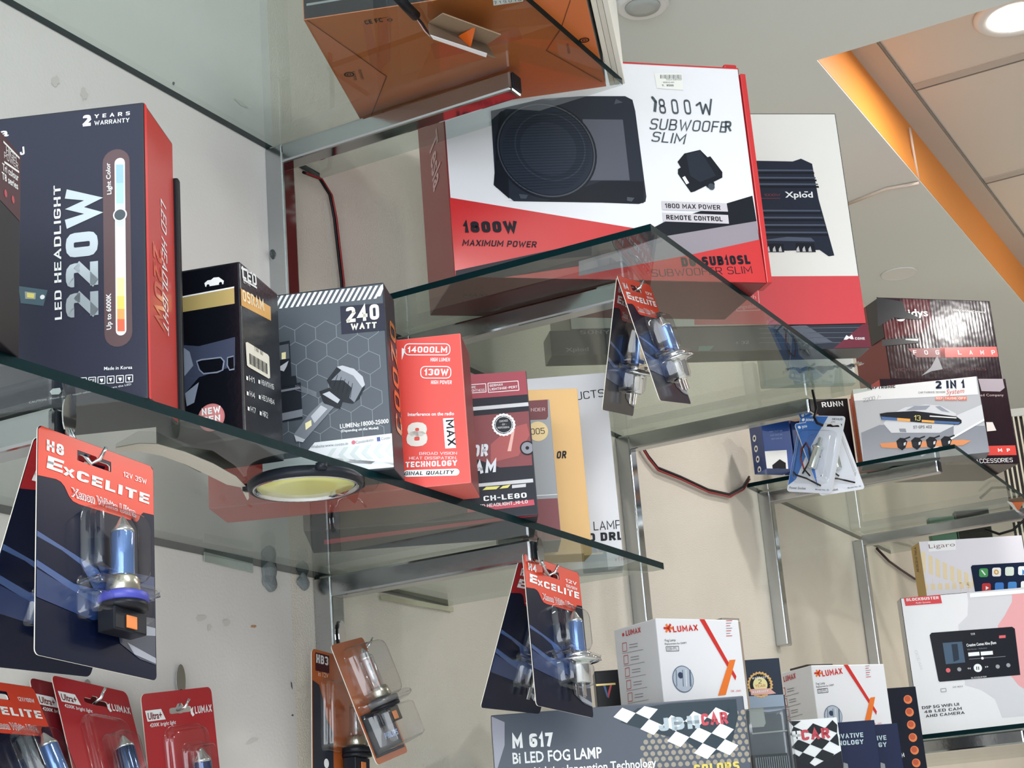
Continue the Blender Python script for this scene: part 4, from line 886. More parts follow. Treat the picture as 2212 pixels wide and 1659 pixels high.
F.q([(1900, 894), (1916, 891), (1975, 888), (2010, 892), (2066, 900), (2077, 908), (2077, 914), (2070, 918), (2000, 914), (1904, 906)], BLACK, 4)
F.q([(1903, 900), (1938, 903), (1938, 909), (1905, 907)], M('bar_blue', (46, 92, 150), .3), 5); F.q([(1938, 903), (1966, 905), (1966, 911), (1938, 909)], M('bar_orange', (232, 160, 60), .3), 5); F.q([(1991, 907), (2018, 909), (2018, 914), (1991, 912)], M('bar_orange', (232, 160, 60), .3), 5); F.q([(2018, 909), (2074, 912), (2070, 917), (2018, 914)], M('bar_blue', (46, 92, 150), .3), 5)
F.line((2008, 899), (2066, 903), 2.5, WHITE, 5); F.text('13', (1974, 908), (1988, 909), 11, M('digit_yellow', (240, 226, 120), .4), 5, 0); F.text('ST-GPS 402', (1973, 926), (2013, 925), 6, BLACK, 4, .01)
F.q([(1900, 958), (1940, 955), (2080, 950), (2098, 952), (2080, 962), (1940, 969), (1905, 967)], M('flare_orange', (222, 140, 84), .4), 4)
for i in range(4):
    x = 1947+i*32; y = 959-i*1.2; F.q([(x-11, y-6), (x-3, y-13), (x+6, y-12), (x+13, y-5), (x+9, y+8), (x+2, y+14), (x-8, y+8)], BLACK, 5); F.line((x+6, y-10), (x+19, y-15), 3, BLACK, 5); F.q([(x+5, y-2), (x+10, y-4), (x+9, y+3), (x+5, y+4)], M('car_white', (206, 208, 214), .35), 6); F.disc(x-3, y+2, 6, sb2, 6, n=12)
k.done('white and grey car parking sensor box with orange sides', 'box')
# blue boxes and black RUNN box
blue = M('royal_blue', (30, 72, 148), .35, 0, .2); blue2 = M('deep_blue', (24, 54, 116), .35, 0, .2)
u22 = Vector((math.cos(math.radians(25)), math.sin(math.radians(25)), 0)); a3 = depth_at(3.22, 1643, 908); zbt = a3.z; ub = Vector((math.cos(math.radians(50)), math.sin(math.radians(50)), 0)); a = Vector((a3.x, a3.y, zt))
k = Carton('blue_tool_box', a, a+ub*.062, zbt-zt, .046, {'F': blue, 'L': blue2}, .001)
F = k.F; F.q([(1650, 975), (1699, 972), (1704, 1030), (1658, 1036)], WHITE, 1); F.q([(1668, 1005), (1684, 992), (1697, 1000), (1698, 1018), (1680, 1012), (1669, 1014)], BLACK, 2)
for i in range(3): F.text('new tool set', (1662+i*2, 934+i*8), (1690, 932+i*8), 4, M('pale_blue', (150, 176, 220), .4), 2)
for i in range(4): k.L.disc(1630+i*3.6, 947+i*22.5, 7.5, WHITE, 2, n=18); k.L.disc(1630+i*3.6, 947+i*22.5, 3.5, BLACK, 3, n=10)
obb = k.done('blue carton with white circles and tool picture, left end of right shelf', 'box', 'blue cartons')
o = Obj('torn_flap'); br = M('carton_brown', (128, 104, 86), .8, 0, 0, .2, 200)
F3 = [k.F.at(x, y)-k.back*d_ for x, y, d_ in ((1640, 912, .02), (1655, 896, .0), (1706, 897, .0), (1768, 896, .0), (1752, 911, .03), (1700, 920, .03), (1665, 914, .03))]
o.poly(F3, br); o.poly([p+Vector((0, 0, .0015))+k.back*.001 for p in reversed(F3)], br)
for i in range(7): j = (i+1) % 7; o.poly([F3[j], F3[i], F3[i]+Vector((0, 0, .0015))+k.back*.001, F3[j]+Vector((0, 0, .0015))+k.back*.001], br)
child(o, obb)['label'] = 'torn brown cardboard flap'
a2 = a+ub*.066
k = Carton('blue_tool_box', a2, a2+ub*.04, .105, .046, {'F': blue2}, .001)
k.F.text('socket bulb', (1716, 985), (1706, 920), 6, WHITE, 2)
k.done('darker blue carton squeezed behind the hanging power socket cards', 'box', 'blue cartons')
a3 = depth_at(3.36, 1744, 862); u22 = Vector((math.cos(math.radians(40)), math.sin(math.radians(40)), 0)); a = Vector((a3.x, a3.y, zt))
k = Carton('running_light_box', a, a+u22*.085, a3.z-zt, .05, {'F': M('runn_black', (24, 20, 26), .3, 0, .4), 'R': orr}, .001)
k.F.text('RUNN', (1776, 880), (1822, 877), 11, WHITE, 2, .025); k.F.q([(1780, 905), (1800, 900), (1822, 905), (1812, 915), (1790, 915)], M('lamp_print_blue', (110, 112, 140), .3), 2)
k.done('black box with white capitals behind the hanging cards, next to parking sensor box', 'box')
# second shelf unit goods at right under sensor shelf
a3, b3 = by_top(3.40, (1985, 1170), (2207, 1156)); zq = Z6+GT
goldm = M('gold_side', (196, 160, 84), .3, .35)
k = Carton('car_stereo_box', Vector((a3.x, a3.y, zq)), Vector((b3.x, b3.y, zq)), a3.z-zq, .055, {'F': M('stereo_white', (222, 220, 228), .4), 'L': goldm, 'R': BLACK}, .001)
F = k.F; cr = M('cream_check', (232, 214, 176), .4)
for i in range(11):
    x = 1990+i*15.5; yt = 1190+i*8.2-(i*i)*.12
    F.q([(x, yt), (x+9, yt+4), (x+10, yt+48-i*2.8), (x+1, yt+44-i*2.8)], cr, 1); F.q([(x+5, 1262-i*.8), (x+14, 1262-i*.8), (x+15, 1275-i*.8), (x+6, 1276-i*.8)], cr, 1)
    F.line((x+8, yt+50), (x+10, 1262), .8, cr, 1)
F.q([(2004, 1170), (2064, 1166), (2065, 1188), (2006, 1192)], WHITE, 2); F.text('Ligaro', (2007, 1185), (2063, 1180), 9, M('wine_ink', (110, 40, 54), .4), 3, -.01)
F.q([(2097, 1225), (2100, 1221), (2240, 1213), (2240, 1290), (2108, 1290)], M('screen_navy', (22, 34, 62), .25), 2)
for i in range(5):
    for j in range(2):
        x = 2115+i*28+j*6; y = 1228-i*1.5+j*32; cc = [[(60, 150, 80), (236, 236, 236), (214, 224, 214), (230, 236, 240), (90, 120, 200)], [(190, 40, 44), (50, 120, 200), (60, 130, 200), (236, 236, 236), (200, 90, 60)]][j][i]
        rrect(F, x, y, x+19, y+19, 0, M('app_%d_%d' % (i, j), cc, .4), 3, -.02, 4)
F.disc(2152, 1236, 5.5, M('app_ring', (214, 160, 60), .4), 4, 2.6, 16); F.line((2120, 1232), (2128, 1242), 3, WHITE, 4); F.q([(2208, 1230), (2216, 1236), (2208, 1243)], M('play_blue', (60, 130, 200), .4), 4); F.q([(2129, 1266), (2136, 1270), (2129, 1275)], WHITE, 4)
k.L.text('YRLINDER', (1974, 1182), (1980, 1236), 5, M('gold_dark', (90, 66, 30), .5), 2)
k.done('white android car stereo box with gold left side behind the stereo box', 'box', 'car stereo boxes')
a3, b3 = by_top(3.2, (1945, 1292), (2240, 1266))
k = Carton('car_stereo_box', Vector((a3.x, a3.y, zq)), Vector((b3.x, b3.y, zq)), a3.z-zq, .045, {'F': M('stereo_white2', (226, 226, 230), .35, 0, .2), 'L': M('stereo_edge', (190, 192, 194), .4), 'D': inkb}, .001)
F = k.F
F.q([(2088, 1277), (2092, 1300), (2090, 1330), (2070, 1350), (2085, 1480), (2120, 1490), (2150, 1510), (2165, 1550), (2230, 1545), (2230, 1266)], M('stereo_grey_wave', (206, 206, 212), .4), 1)
F.q([(2186, 1275), (2186, 1300), (2170, 1330), (2155, 1352), (2180, 1455), (2200, 1480), (2230, 1500), (2230, 1272)], M('stereo_pink', (226, 160, 164), .4), 2)
F.q([(2095, 1282), (2230, 1272), (2230, 1280), (2095, 1291)], WHITE, 3)
F.q([(1951, 1287), (2030, 1281), (2035, 1303), (1956, 1309)], M('brand_red', (206, 38, 48), .4), 3); F.text('BLOCKBUSTER', (1958, 1299), (2028, 1294), 6, WHITE, 4, .03); F.text('Audio Systems', (1978, 1304), (2010, 1302), 3, WHITE, 4)
F.q([(2008, 1372), (2012, 1367), (2186, 1354), (2192, 1358), (2204, 1458), (2030, 1473), (2027, 1470)], M('screen_black', (22, 24, 34), .2), 3)
F.q([(2036, 1389), (2078, 1386), (2085, 1431), (2043, 1435)], M('album_teal', (44, 76, 104), .4), 4); F.q([(2055, 1392), (2068, 1391), (2072, 1425), (2060, 1430)], M('album_dark', (28, 42, 60), .4), 5)
F.text('Creation Comes Alive (Rem', (2088, 1397), (2152, 1391), 6, WHITE, 4, .02); F.text('Phil Ocran - Volantino', (2090, 1405), (2132, 1401), 3, M('grey_text', (130, 132, 140), .4), 4)
F.q([(2091, 1410), (2115, 1408), (2116, 1416), (2092, 1418)], WHITE, 4); F.q([(2118, 1408), (2144, 1406), (2145, 1414), (2119, 1416)], WHITE, 4)
F.line((2093, 1424), (2172, 1418), 1, M('grey_text', (130, 132, 140), .4), 4); F.disc(2122, 1422, 3, WHITE, 5, n=12)
F.disc(2112, 1443, 9, WHITE, 4, n=20); F.text('II', (2109, 1447), (2115, 1447), 7, BLACK, 5); F.disc(2048, 1448, 5, M('dot_red', (220, 90, 96), .4), 4, n=14)
for (x, y) in ((2072, 1446), (2155, 1440), (2178, 1437)): F.disc(x, y, 4.5, M('dot_grey', (150, 152, 156), .4), 4, n=14)
F.text('<<', (2090, 1446), (2097, 1446), 4, WHITE, 4, .02); F.text('>>', (2128, 1443), (2135, 1442), 4, WHITE, 4, .02); F.text('BLOCKBUSTER', (2098, 1466), (2131, 1463), 3, WHITE, 4); F.text('12:08', (2097, 1372), (2106, 1371), 4, WHITE, 4)
F.q([(2158, 1373), (2172, 1372), (2172, 1378), (2158, 1379)], M('dot_red', (220, 90, 96), .4), 4)
for i in range(3): F.text(('DSP 5G WiFi UI', '48 LED CAM', 'AHD CAMERA')[i], (1992+i*4, 1532+i*9), (2072+i*6, 1524+i*9), 6, BLACK, 3, .02)
F.loop([(2032, 1488), (2043, 1487), (2044, 1494), (2033, 1495)], 1.2, M('grey_text', (130, 132, 140), .4), 3); F.text('UNC 360LE', (2058, 1486), (2080, 1484), 3, BLACK, 3)
F.text('OCEAN', (1975, 1406), (1988, 1446), 6, M('pale_ink', (206, 204, 208), .4), 3)
k.done('large white car stereo box with black music screen picture at lower right', 'box', 'car stereo boxes')
# hook strip with green pouch at the arm end
o = Obj('green_pouch'); c = Vector((.475, 3.075, 1.635)); o.box(c, (.05, .01, 0), (0, .01, 0), (0, 0, -.04), M('dark_green_film', (24, 60, 54), .2, 0, .6, .6, 120), .004); o.box(c+Vector((.0, -.002, 0)), (.05, .01, 0), (0, .012, 0), (0, 0, -.010), M('pouch_red', (160, 52, 40), .4), .002)
tag(o.done(), 'shiny dark green pouch with red top hanging at the lower right corner', 'pouch')
# hanging wire grille panels further down the aisle
t = empty('grille_panel', depth_at(4.2, 2180, 900), 'pale ribbed grille panel hanging at the right frame edge', 'grille')
gc = M('grille_cream', (206, 202, 186), .4, 0, .2)
g0 = depth_at(4.15, 2150, 886); ug = Vector((math.cos(math.radians(25)), math.sin(math.radians(25)), 0))
o = Obj('frame'); o.box(g0, ug*.4, Vector((0, 0, -.02)), Vector((-.42, .9, 0))*.01, M('grille_top', (196, 200, 198), .3, 0, .4), .002); child(o, t)
o = Obj('slats')
for i in range(34): o.box(g0+ug*(.003+i*.0118)+Vector((0, 0, -.02)), ug*.0042, Vector((0, 0, -.36)), Vector((-.42, .9, 0))*.004, gc)
child(o, t)
o = Obj('backing'); o.box(g0+Vector((-.42, .9, 0))*.012+Vector((0, 0, -.001)), ug*.4, Vector((0, 0, -.38)), Vector((-.42, .9, 0))*.004, M('grille_dark', (58, 52, 50), .5)); child(o, t)
a = depth_at(3.95, 2010, 1150); o = Obj('stacked_goods'); o.box(a+Vector((0, 0, -.05)), ug*.06, Vector((-.42, .9, 0))*.03, Vector((0, 0, .085)), M('green_goods', (72, 110, 90), .4, 0, 0, .3, 100), .002)
o.box(a+ug*.062+Vector((0, 0, -.05)), ug*.08, Vector((-.42, .9, 0))*.03, Vector((0, 0, .095)), M('dark_goods', (36, 34, 32), .4, 0, 0, .5, 100), .002); o.name = 'green_black_packet'
tag(o.done(), 'dark green and black packet seen between the right steel arm and gold sided box', 'packet')
# orange wedge lamp holder under right shelf
t = empty('cardboard_lamp_holder', onz(Z5-.001, 2190, 1085), 'lamp holder with orange wedge under the right glass shelf corner', 'lamp holder')
q = lambda x, y, dz: onz(Z5-dz, x, y)
sheet('orange_wedge', [q(2186, 1086, .006), q(2212, 1084, .003), q(2200, 1104, .012)], M('reflector_orange', (238, 110, 30), .35), t)
sheet('white_strip', [q(2176, 1084, .006), q(2186, 1086, .007), q(2206, 1110, .012), q(2196, 1106, .012)], WHITE, t)
sheet('cardboard_flap', [q(2178, 1080, .003), q(2208, 1074, .002), q(2214, 1084, .003), q(2186, 1087, .005)], M('cardboard_dark', (120, 100, 82), .85), t)

# ================================================================== BOTTOM ROW
zt = Z7+GT
a3, b3 = by_top(2.0, (1060, 1545), (1604, 1508)); Hm = a3.z-zt
mg = M('m617_slate', (72, 80, 94), .35, 0, .1, .1, 40, .3)
uu = Vector((math.cos(math.radians(29.3)), math.sin(math.radians(29.3)), 0)); b3 = hit(a3, Vector((-uu.y, uu.x, 0)), 1606, 1508)
k = Carton('fog_lamp_box', Vector((a3.x, a3.y, zt)), Vector((b3.x, b3.y, zt)), Hm, .125, {'F': mg, 'L': M('m617_side', (70, 76, 88), .3), 'R': M('m617_side', (70, 76, 88), .3)}, .0014)
F = k.F
def checker(F, quad, n, m_, mats, layer=2, skip=()):
    """bilinear checker over px quad TL,TR,BR,BL"""
    TL, TR, BR, BL = [Vector(p) for p in quad]; nx, ny = n
    f = lambda s_, t_: tuple((TL*(1-s_)+TR*s_)*(1-t_)+(BL*(1-s_)+BR*s_)*t_)
    for i in range(nx):
        for j in range(ny):
            if (i, j) in skip: continue
            mm = mats[(i+j) % 2]
            if mm: F.q([f(i/nx, j/ny), f((i+1)/nx, j/ny), f((i+1)/nx, (j+1)/ny), f(i/nx, (j+1)/ny)], mm, layer)
dotm = M('dot_cream', (150, 140, 122), .3)
for i in range(9):
    for j in range(16):
        x = 1395+j*15-(i % 2)*7; y = 1655-i*13-j*.9
        if y > 1590-(x-1395)*.35: F.disc(x, y, 5.5, dotm, 1, n=10)
# diagonal chequered flag
nav = M('flag_navy', (40, 56, 66), .3)
def flag(F, ox, oy, ex, ey, rows, layer=2, sc=1.0):
    """ex: step right-down vector, ey: step left-down vector, rows: list of (i,j) cells"""
    for (i, j) in rows:
        p = lambda a_, b_: (ox+ex[0]*a_+ey[0]*b_, oy+ex[1]*a_+ey[1]*b_)
        F.q([p(i, j), p(i+1, j), p(i+1, j+1), p(i, j+1)], WHITE if (i+j) % 2 == 0 else nav, layer)
cells = [(i, j) for i in range(7) for j in range(-1, 5) if not (i-j > 5) and i+j < 9 and i+j > -1]
F.q([(1377, 1530), (1445, 1520), (1590, 1510), (1594, 1548), (1580, 1610), (1530, 1636), (1480, 1600), (1420, 1585), (1340, 1560)], nav, 2)
ex, ey = (29.0, 13.0), (-19.0, 21.5)
for i in range(-1, 10):
    for j in range(-3, 7):
        if (i+j) % 2: continue
        p = lambda a_, b_: (1392+ex[0]*a_+ey[0]*b_, 1519+ex[1]*a_+ey[1]*b_)
        q4 = [p(i, j), p(i+1, j), p(i+1, j+1), p(i, j+1)]; cxm = sum(v[0] for v in q4)/4; cym = sum(v[1] for v in q4)/4
        top = 1545-(cxm-1060)*.068+9
        if cym < top+4 or cxm < 1340 or cxm > 1588 or cym > 1560+(cxm-1340)*.38 or cym > 1712-(cxm-1500)*1.0: continue
        q4 = [(min(v[0], 1601), max(v[1], 1545-(v[0]-1060)*.068+3)) for v in q4]
        F.q(q4, WHITE, 3)
F.text('JBH', (1424, 1580), (1512, 1573), 28, M('flag_letters', (176, 190, 198), .4), 5, .05); F.text('CAR', (1516, 1568), (1574, 1563), 26, M('flag_red', (196, 60, 76), .4), 5, .05); F.text('R', (1572, 1538), (1578, 1537), 6, nav, 5)
F.text('M 617', (1107, 1617), (1196, 1612), 30, WHITE, 4, .05); F.text('Bi LED FOG LAMP', (1108, 1650), (1301, 1637), 23, WHITE, 4, .05); F.text('Lighting Innovation Technology', (1155, 1676), (1418, 1656), 18, WHITE, 4, .04); F.text('COLORS', (1500, 1672), (1598, 1664), 20, M('colour_letters', (222, 200, 90), .4), 4, .05)
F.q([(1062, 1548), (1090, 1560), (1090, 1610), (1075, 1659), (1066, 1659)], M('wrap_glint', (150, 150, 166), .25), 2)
obm = k.done('wide slate bi LED fog lamp box with chequered flag along the bottom', 'box', 'fog lamp boxes on the lowest shelf')
zm6 = a3.z+.0006
# Lumax boxes
lw = M('lumax_white', (232, 232, 236), .35, 0, .3, .04, 60); lred = M('lumax_red', (206, 44, 40), .4); lor = M('lumax_orange', (232, 120, 44), .4)
def fog_white(D, TL, TR, BLk, zb, T, label, H=None):
    a3, b3 = by_top(D, TL, TR); bk = onz(a3.z, *BLk); u_ = (b3-a3).normalized(); bd = Vector((-u_.y, u_.x, 0)); dep = max(.085, min(.10, (bk-a3).dot(bd)))
    k = Carton('fog_lamp_box', Vector((a3.x, a3.y, zb)), Vector((b3.x, b3.y, zb)), a3.z-zb, dep, {'F': lw, 'L': M('lumax_left', (214, 214, 218), .4), 'T': M('lumax_top', (150, 140, 128), .6)}, .0014)
    F = k.F; X = lambda x, y: T(x, y)
    F.text('LUMAX', X(1454, 1366), X(1508, 1362), 13, lred, 3, .03)
    for r in range(6):
        t_ = r*math.pi/3; c_ = X(1443, 1357); s_ = (T(1453, 1357)[0]-c_[0])/10; F.line(c_, (c_[0]+10*s_*math.cos(t_), c_[1]+10*s_*math.sin(t_)), 4*s_, lred if r % 2 else lor, 3)
    F.text('Fog Lamp', X(1436, 1386), X(1459, 1385), 5, BLACK, 3); F.text('Replacement for SWIFT', X(1436, 1393), X(1483, 1391), 4, BLACK, 3); F.loop([X(1438, 1397), X(1465, 1396), X(1466, 1406), X(1439, 1407)], .8, BLACK, 3); F.text('039-FFL', X(1441, 1405), X(1463, 1404), 6, BLACK, 3)
    F.q([X(1508, 1334), X(1519, 1334), X(1590, 1461), X(1588, 1470)], lred, 3)
    F.q([X(1575, 1426), X(1588, 1425), X(1567, 1501), X(1550, 1503)], lor, 4)
    c_ = X(1475, 1467); s_ = (X(1485, 1467)[0]-c_[0])/10
    F.disc(c_[0], c_[1], 29*s_, M('lens_print_rim', (96, 112, 134), .3), 3, n=32); F.disc(c_[0], c_[1], 27*s_, M('lens_print', (182, 192, 206), .3), 4, n=32); F.disc(c_[0]-6*s_, c_[1]-8*s_, 7*s_, M('lens_print_dark', (54, 66, 92), .3), 5, n=14)
    for dx in (-16, -2, 5, 14): F.line((c_[0]+dx*s_, c_[1]-20*s_), (c_[0]+(dx+2)*s_, c_[1]+16*s_), (3 if dx == 14 else 1.4)*s_, M('lens_print_rim', (96, 112, 134), .3) if dx != 5 else WHITE, 6)
    for i in range(7): F.line(X(1568, 1341+i*5.5), X(1581-(i % 3)*2, 1340.5+i*5.5), 1, lred if i % 2 == 0 else M('grey_text', (130, 132, 140), .4), 3)
    F.text('DK JAIN', X(1579, 1495), X(1600, 1494), 4, lred, 3)
    k.L.text('LUMAX', X(1353, 1374), X(1385, 1366), 11, M('lumax_dull_red', (186, 50, 52), .4), 3, .03); k.L.disc(*X(1347, 1371), 4*s_, M('lumax_dull_red', (186, 50, 52), .4), 3, n=8)
    for i in range(5):
        x, y = 1345+i*3, 1390+i*27; k.L.loop([X(x, y), X(x+9, y-2), X(x+10, y+16), X(x+1, y+18)], .8, M('lumax_dull_red', (186, 50, 52), .4), 3)
        for j in range(2): k.L.line(X(x+15, y+3+j*6), X(x+33, y+j*6), .9, M('grey_text', (130, 132, 140), .4), 3)
        k.L.line(X(x, y+22), X(x+45, y+13), .6, M('grey_text', (130, 132, 140), .4), 3)
    return k, k.done(label, 'box', 'fog lamp boxes on the lowest shelf')
k, ob = fog_white(2.15, (1416, 1335), (1595, 1339), (1322, 1361), zm6, lambda x, y: (x, y), 'white boxed fog lamp with red stripe standing on the wide slate box')
fp = Obj('open_flap'); fp.box(k.frac(1, 1)+Vector((0, 0, -.002)), k.u*.003, k.back*k.dep, Vector((0, 0, -k.H*.98)), M('raw_card', (150, 134, 118), .8), .0008); child(fp, ob)
fp = Obj('top_flap'); fp.box(k.frac(.82, 1)+k.back*.004, k.u*.03, k.back*.02, Vector((0, 0, .003)), M('lumax_top', (150, 140, 128), .6), .0006); child(fp, ob)
kk, ob = fog_white(2.72, (1752, 1437), (1909, 1434), (1712, 1450), zt, lambda x, y: (1767+(x-1443)*.82+(y-1360)*.06, 1457+(y-1360)*.86-(x-1443)*.05), 'second white fog lamp box with red stripe, right of the warranty sealed box')
fp = Obj('top_flap'); fp.box(kk.frac(0, 1)+kk.back*.01, kk.u*.05, kk.back*.05, Vector((0, 0, .003)), M('dark_inside', (70, 66, 62), .8), .0006); child(fp, ob)
# black box behind with metallic logo
a3, b3 = by_top(2.36, (1284, 1450), (1336, 1446)); u_ = (b3-a3).normalized()
k = Carton('dash_camera_box', Vector((a3.x, a3.y, zt)), Vector((a3.x, a3.y, zt))+u_*.11, a3.z-zt, .045, {'F': M('void_black', (20, 20, 26), .3)}, .001)
F = k.F; F.q([(1287, 1478), (1329, 1475), (1330, 1479), (1288, 1482)], gold, 2); F.q([(1303, 1481), (1308, 1481), (1315, 1508), (1311, 1506)], M('bar_blue', (46, 92, 150), .3), 2); F.q([(1318, 1479), (1322, 1479), (1315, 1508), (1312, 1500)], M('flag_red', (196, 60, 76), .4), 2)
k.done('black box with thin metallic T mark behind the striped fog lamp box', 'box')
# warranty box
a3, b3 = by_top(2.45, (1606, 1426), (1683, 1421)); u_ = (b3-a3).normalized()
k = Carton('headlight_bulb_box', Vector((a3.x, a3.y, zt))-u_*.02, Vector((b3.x, b3.y, zt)), a3.z-zt, .05, {'F': M('night_blue_print', (46, 56, 72), .35, 0, .3)}, .001)
F = k.F; F.q([(1600, 1505), (1695, 1500), (1701, 1530), (1660, 1540), (1600, 1535)], M('sky_print', (150, 166, 186), .3), 1); F.q([(1604, 1535), (1660, 1538), (1700, 1532), (1703, 1575), (1604, 1580)], M('hill_print', (62, 76, 88), .3), 2)
wg = M('seal_gold', (222, 176, 110), .3, .3); F.disc(1642, 1479, 29, wg, 3, 23, 48, .1); F.disc(1642, 1479, 23.5, sb2, 3, n=32); F.disc(1642, 1479, 16, M('seal_cream', (238, 224, 160), .4), 4, n=28)
F.text('WARRANTY', (1624, 1468), (1660, 1465), 5, WHITE, 5, .02); F.text('2', (1638, 1477), (1645, 1477), 9, BLACK, 5, 0); F.text('YEAR', (1631, 1485), (1653, 1484), 6, M('flag_red', (196, 60, 76), .4), 5); F.q([(1620, 1489), (1662, 1487), (1676, 1498), (1662, 1500), (1622, 1502)], M('ribbon', (224, 170, 160), .4), 6); F.text('WARRANTY', (1624, 1498), (1660, 1495), 5, WHITE, 7, .02)
k.done('dark box with gold 2 year warranty seal right of the striped fog lamp box', 'box')
# clear clam pack with white device
a3 = depth_at(2.30, 1612, 1530); u_ = Vector((math.cos(math.radians(35)), math.sin(math.radians(35)), 0)); a0 = Vector((a3.x, a3.y, zt))
t = empty('clear_clamshell_pack', a0, 'clear plastic pack with ribbed black module between the wide slate and small chequered boxes', 'plastic pack')
o = Obj('shell'); o.box(a0, u_*.062, Vector((-u_.y, u_.x, 0))*.04, Vector((0, 0, a3.z-zt)), PLAST, .005); child(o, t)
o = Obj('heat_sink')
for i in range(16): o.box(a0+u_*(.008+i*.003)+Vector((-u_.y, u_.x, 0))*.012+Vector((0, 0, .01)), u_*.0016, Vector((-u_.y, u_.x, 0))*.02, Vector((0, 0, .082)), M('fin_grey', (110, 120, 126), .35, .3))
o.box(a0+u_*.007+Vector((-u_.y, u_.x, 0))*.02+Vector((0, 0, .008)), u_*.048, Vector((-u_.y, u_.x, 0))*.012, Vector((0, 0, .088)), M('fin_dark', (40, 48, 54), .4)); child(o, t)
o = Obj('insert_card'); o.box(a0+u_*.005+Vector((-u_.y, u_.x, 0))*.035+Vector((0, 0, .002)), u_*.052, Vector((-u_.y, u_.x, 0))*.001, Vector((0, 0, a3.z-zt-.01)), M('insert_dark', (74, 84, 90), .35))
G = Face(o, a0+Vector((-u_.y, u_.x, 0))*.0345, -Vector((-u_.y, u_.x, 0))); G.q([(1618, 1532), (1648, 1527), (1654, 1562), (1650, 1570), (1620, 1572)], M('insert_label', (150, 158, 154), .4), 2); G.line((1625, 1585), (1700, 1578), 3, M('insert_label', (150, 158, 154), .4), 2); child(o, t)
# chequered small box
a3, b3 = by_top(2.42, (1703, 1557), (1808, 1549))
k = Carton('fog_lamp_box', Vector((a3.x, a3.y, zt)), Vector((b3.x, b3.y, zt)), a3.z-zt, .05, {'F': WHITE, 'R': dk}, .001)
F = k.F
ink = M('flag_black', (30, 36, 42), .35)
F.q([(1700, 1640), (1716, 1628), (1760, 1655), (1820, 1620), (1840, 1670), (1700, 1670)], dk, 2)
ex, ey = (26, 10.5), (-16, 17.5)
for i in range(-2, 8):
    for j in range(-4, 7):
        if (i+j) % 2 == 0: continue
        p = lambda a_, b_: (1730+ex[0]*a_+ey[0]*b_, 1552+ex[1]*a_+ey[1]*b_)
        q4 = [p(i, j), p(i+1, j), p(i+1, j+1), p(i, j+1)]
        cxm = sum(v[0] for v in q4)/4; cym = sum(v[1] for v in q4)/4; tp_ = 1557-(cxm-1703)*.076
        if cxm < 1702 or cxm > 1818 or cym < tp_-2 or cym > 1648 or cym > 1600+(cxm-1690)*.9: continue
        xr = lambda y: 1808+(y-1549)*.085; xl = lambda y: 1703+(y-1557)*.085
        q4 = [(max(min(v[0], xr(v[1])-1), xl(v[1])+1), max(v[1], tp_+1)) for v in q4]; F.q(q4, ink, 3)
F.text('H', (1712, 1600), (1732, 1598), 20, WHITE, 5, .06); F.text('CAR', (1732, 1600), (1794, 1594), 23, M('flag_red', (196, 60, 76), .4), 5, .05)
k.done('small black and white chequered box at the bottom', 'box', 'fog lamp boxes on the lowest shelf')
nb_ = M('midnight_blue', (34, 42, 72), .4); foil = M('holo_letters', (206, 226, 232), .25, .3)
for (TL, TR, D_, lab, tx) in (((1790, 1562), (1889, 1556), 2.47, 'midnight blue INNOVATIVE TECHNOLOGY box directly right of the chequered box', 0), ((1870, 1567), (1939, 1564), 2.55, 'narrow rear midnight blue box half hidden behind its twin', 50)):
    a3, b3 = by_top(D_, TL, TR); u_ = Vector((math.cos(math.radians(33)), math.sin(math.radians(33)), 0))
    b3 = hit(a3, Vector((-u_.y, u_.x, 0)), *TR)
    k = Carton('innovation_box', Vector((a3.x, a3.y, zt)), Vector((b3.x, b3.y, zt)), a3.z-zt, .04, {'F': nb_}, .001); F = k.F
    F.text('INNOVATIVE', (1785+tx, 1598+tx*.12), (1865+tx, 1592+tx*.12), 10, foil, 2, .03); F.text('TECHNOLOGY', (1775+tx, 1613+tx*.12), (1866+tx, 1607+tx*.12), 10, foil, 2, .03)
    F.q([(1822+tx*1.6, 1647), (1831+tx*1.6, 1650), (1834+tx*1.6, 1670), (1822+tx*1.6, 1670)], M('dot_grey', (150, 152, 156), .4), 2)
    k.done(lab, 'box', 'midnight blue boxes')
# orange dot boxes
ob_ = M('dotbox_black', (22, 26, 40), .25, 0, .5, .2, 60); od = M('dot_orange', (228, 130, 76), .35); od2 = M('dot_orange_in', (190, 84, 50), .35)
a3 = depth_at(2.88, 1900, 1488); u_ = Vector((math.cos(math.radians(33)), math.sin(math.radians(33)), 0)); b3 = hit(a3, Vector((-u_.y, u_.x, 0)), 1978, 1485)
k = Carton('relay_box', Vector((a3.x, a3.y, zt)), Vector((b3.x, b3.y, zt)), a3.z-zt, .04, {'F': ob_}, .001); F = k.F
for i in range(7): x = 1961+i*3.6; y = 1511+i*27.4; F.disc(x, y, 9.5, od, 2, n=20); F.disc(x-1, y-1.5, 6.5, od2, 3, n=16)
F.text('H', (1948, 1636), (1954, 1635), 9, WHITE, 2, .02)
k.done('tall black box with column of orange dots beside the stereo box', 'box', 'orange dotted boxes')
a3 = depth_at(2.86, 1690, 1501); b3 = hit(a3, Vector((-u_.y, u_.x, 0)), 1722, 1500)
k = Carton('relay_box', Vector((a3.x, a3.y, zt)), Vector((b3.x, b3.y, zt)), a3.z-zt, .04, {'F': ob_}, .001); F = k.F
for i in range(3): F.disc(1710+i*3, 1526+i*27, 9, od2, 2, n=18)
k.done('black box with orange dots peeking out left of the second striped box', 'box', 'orange dotted boxes')

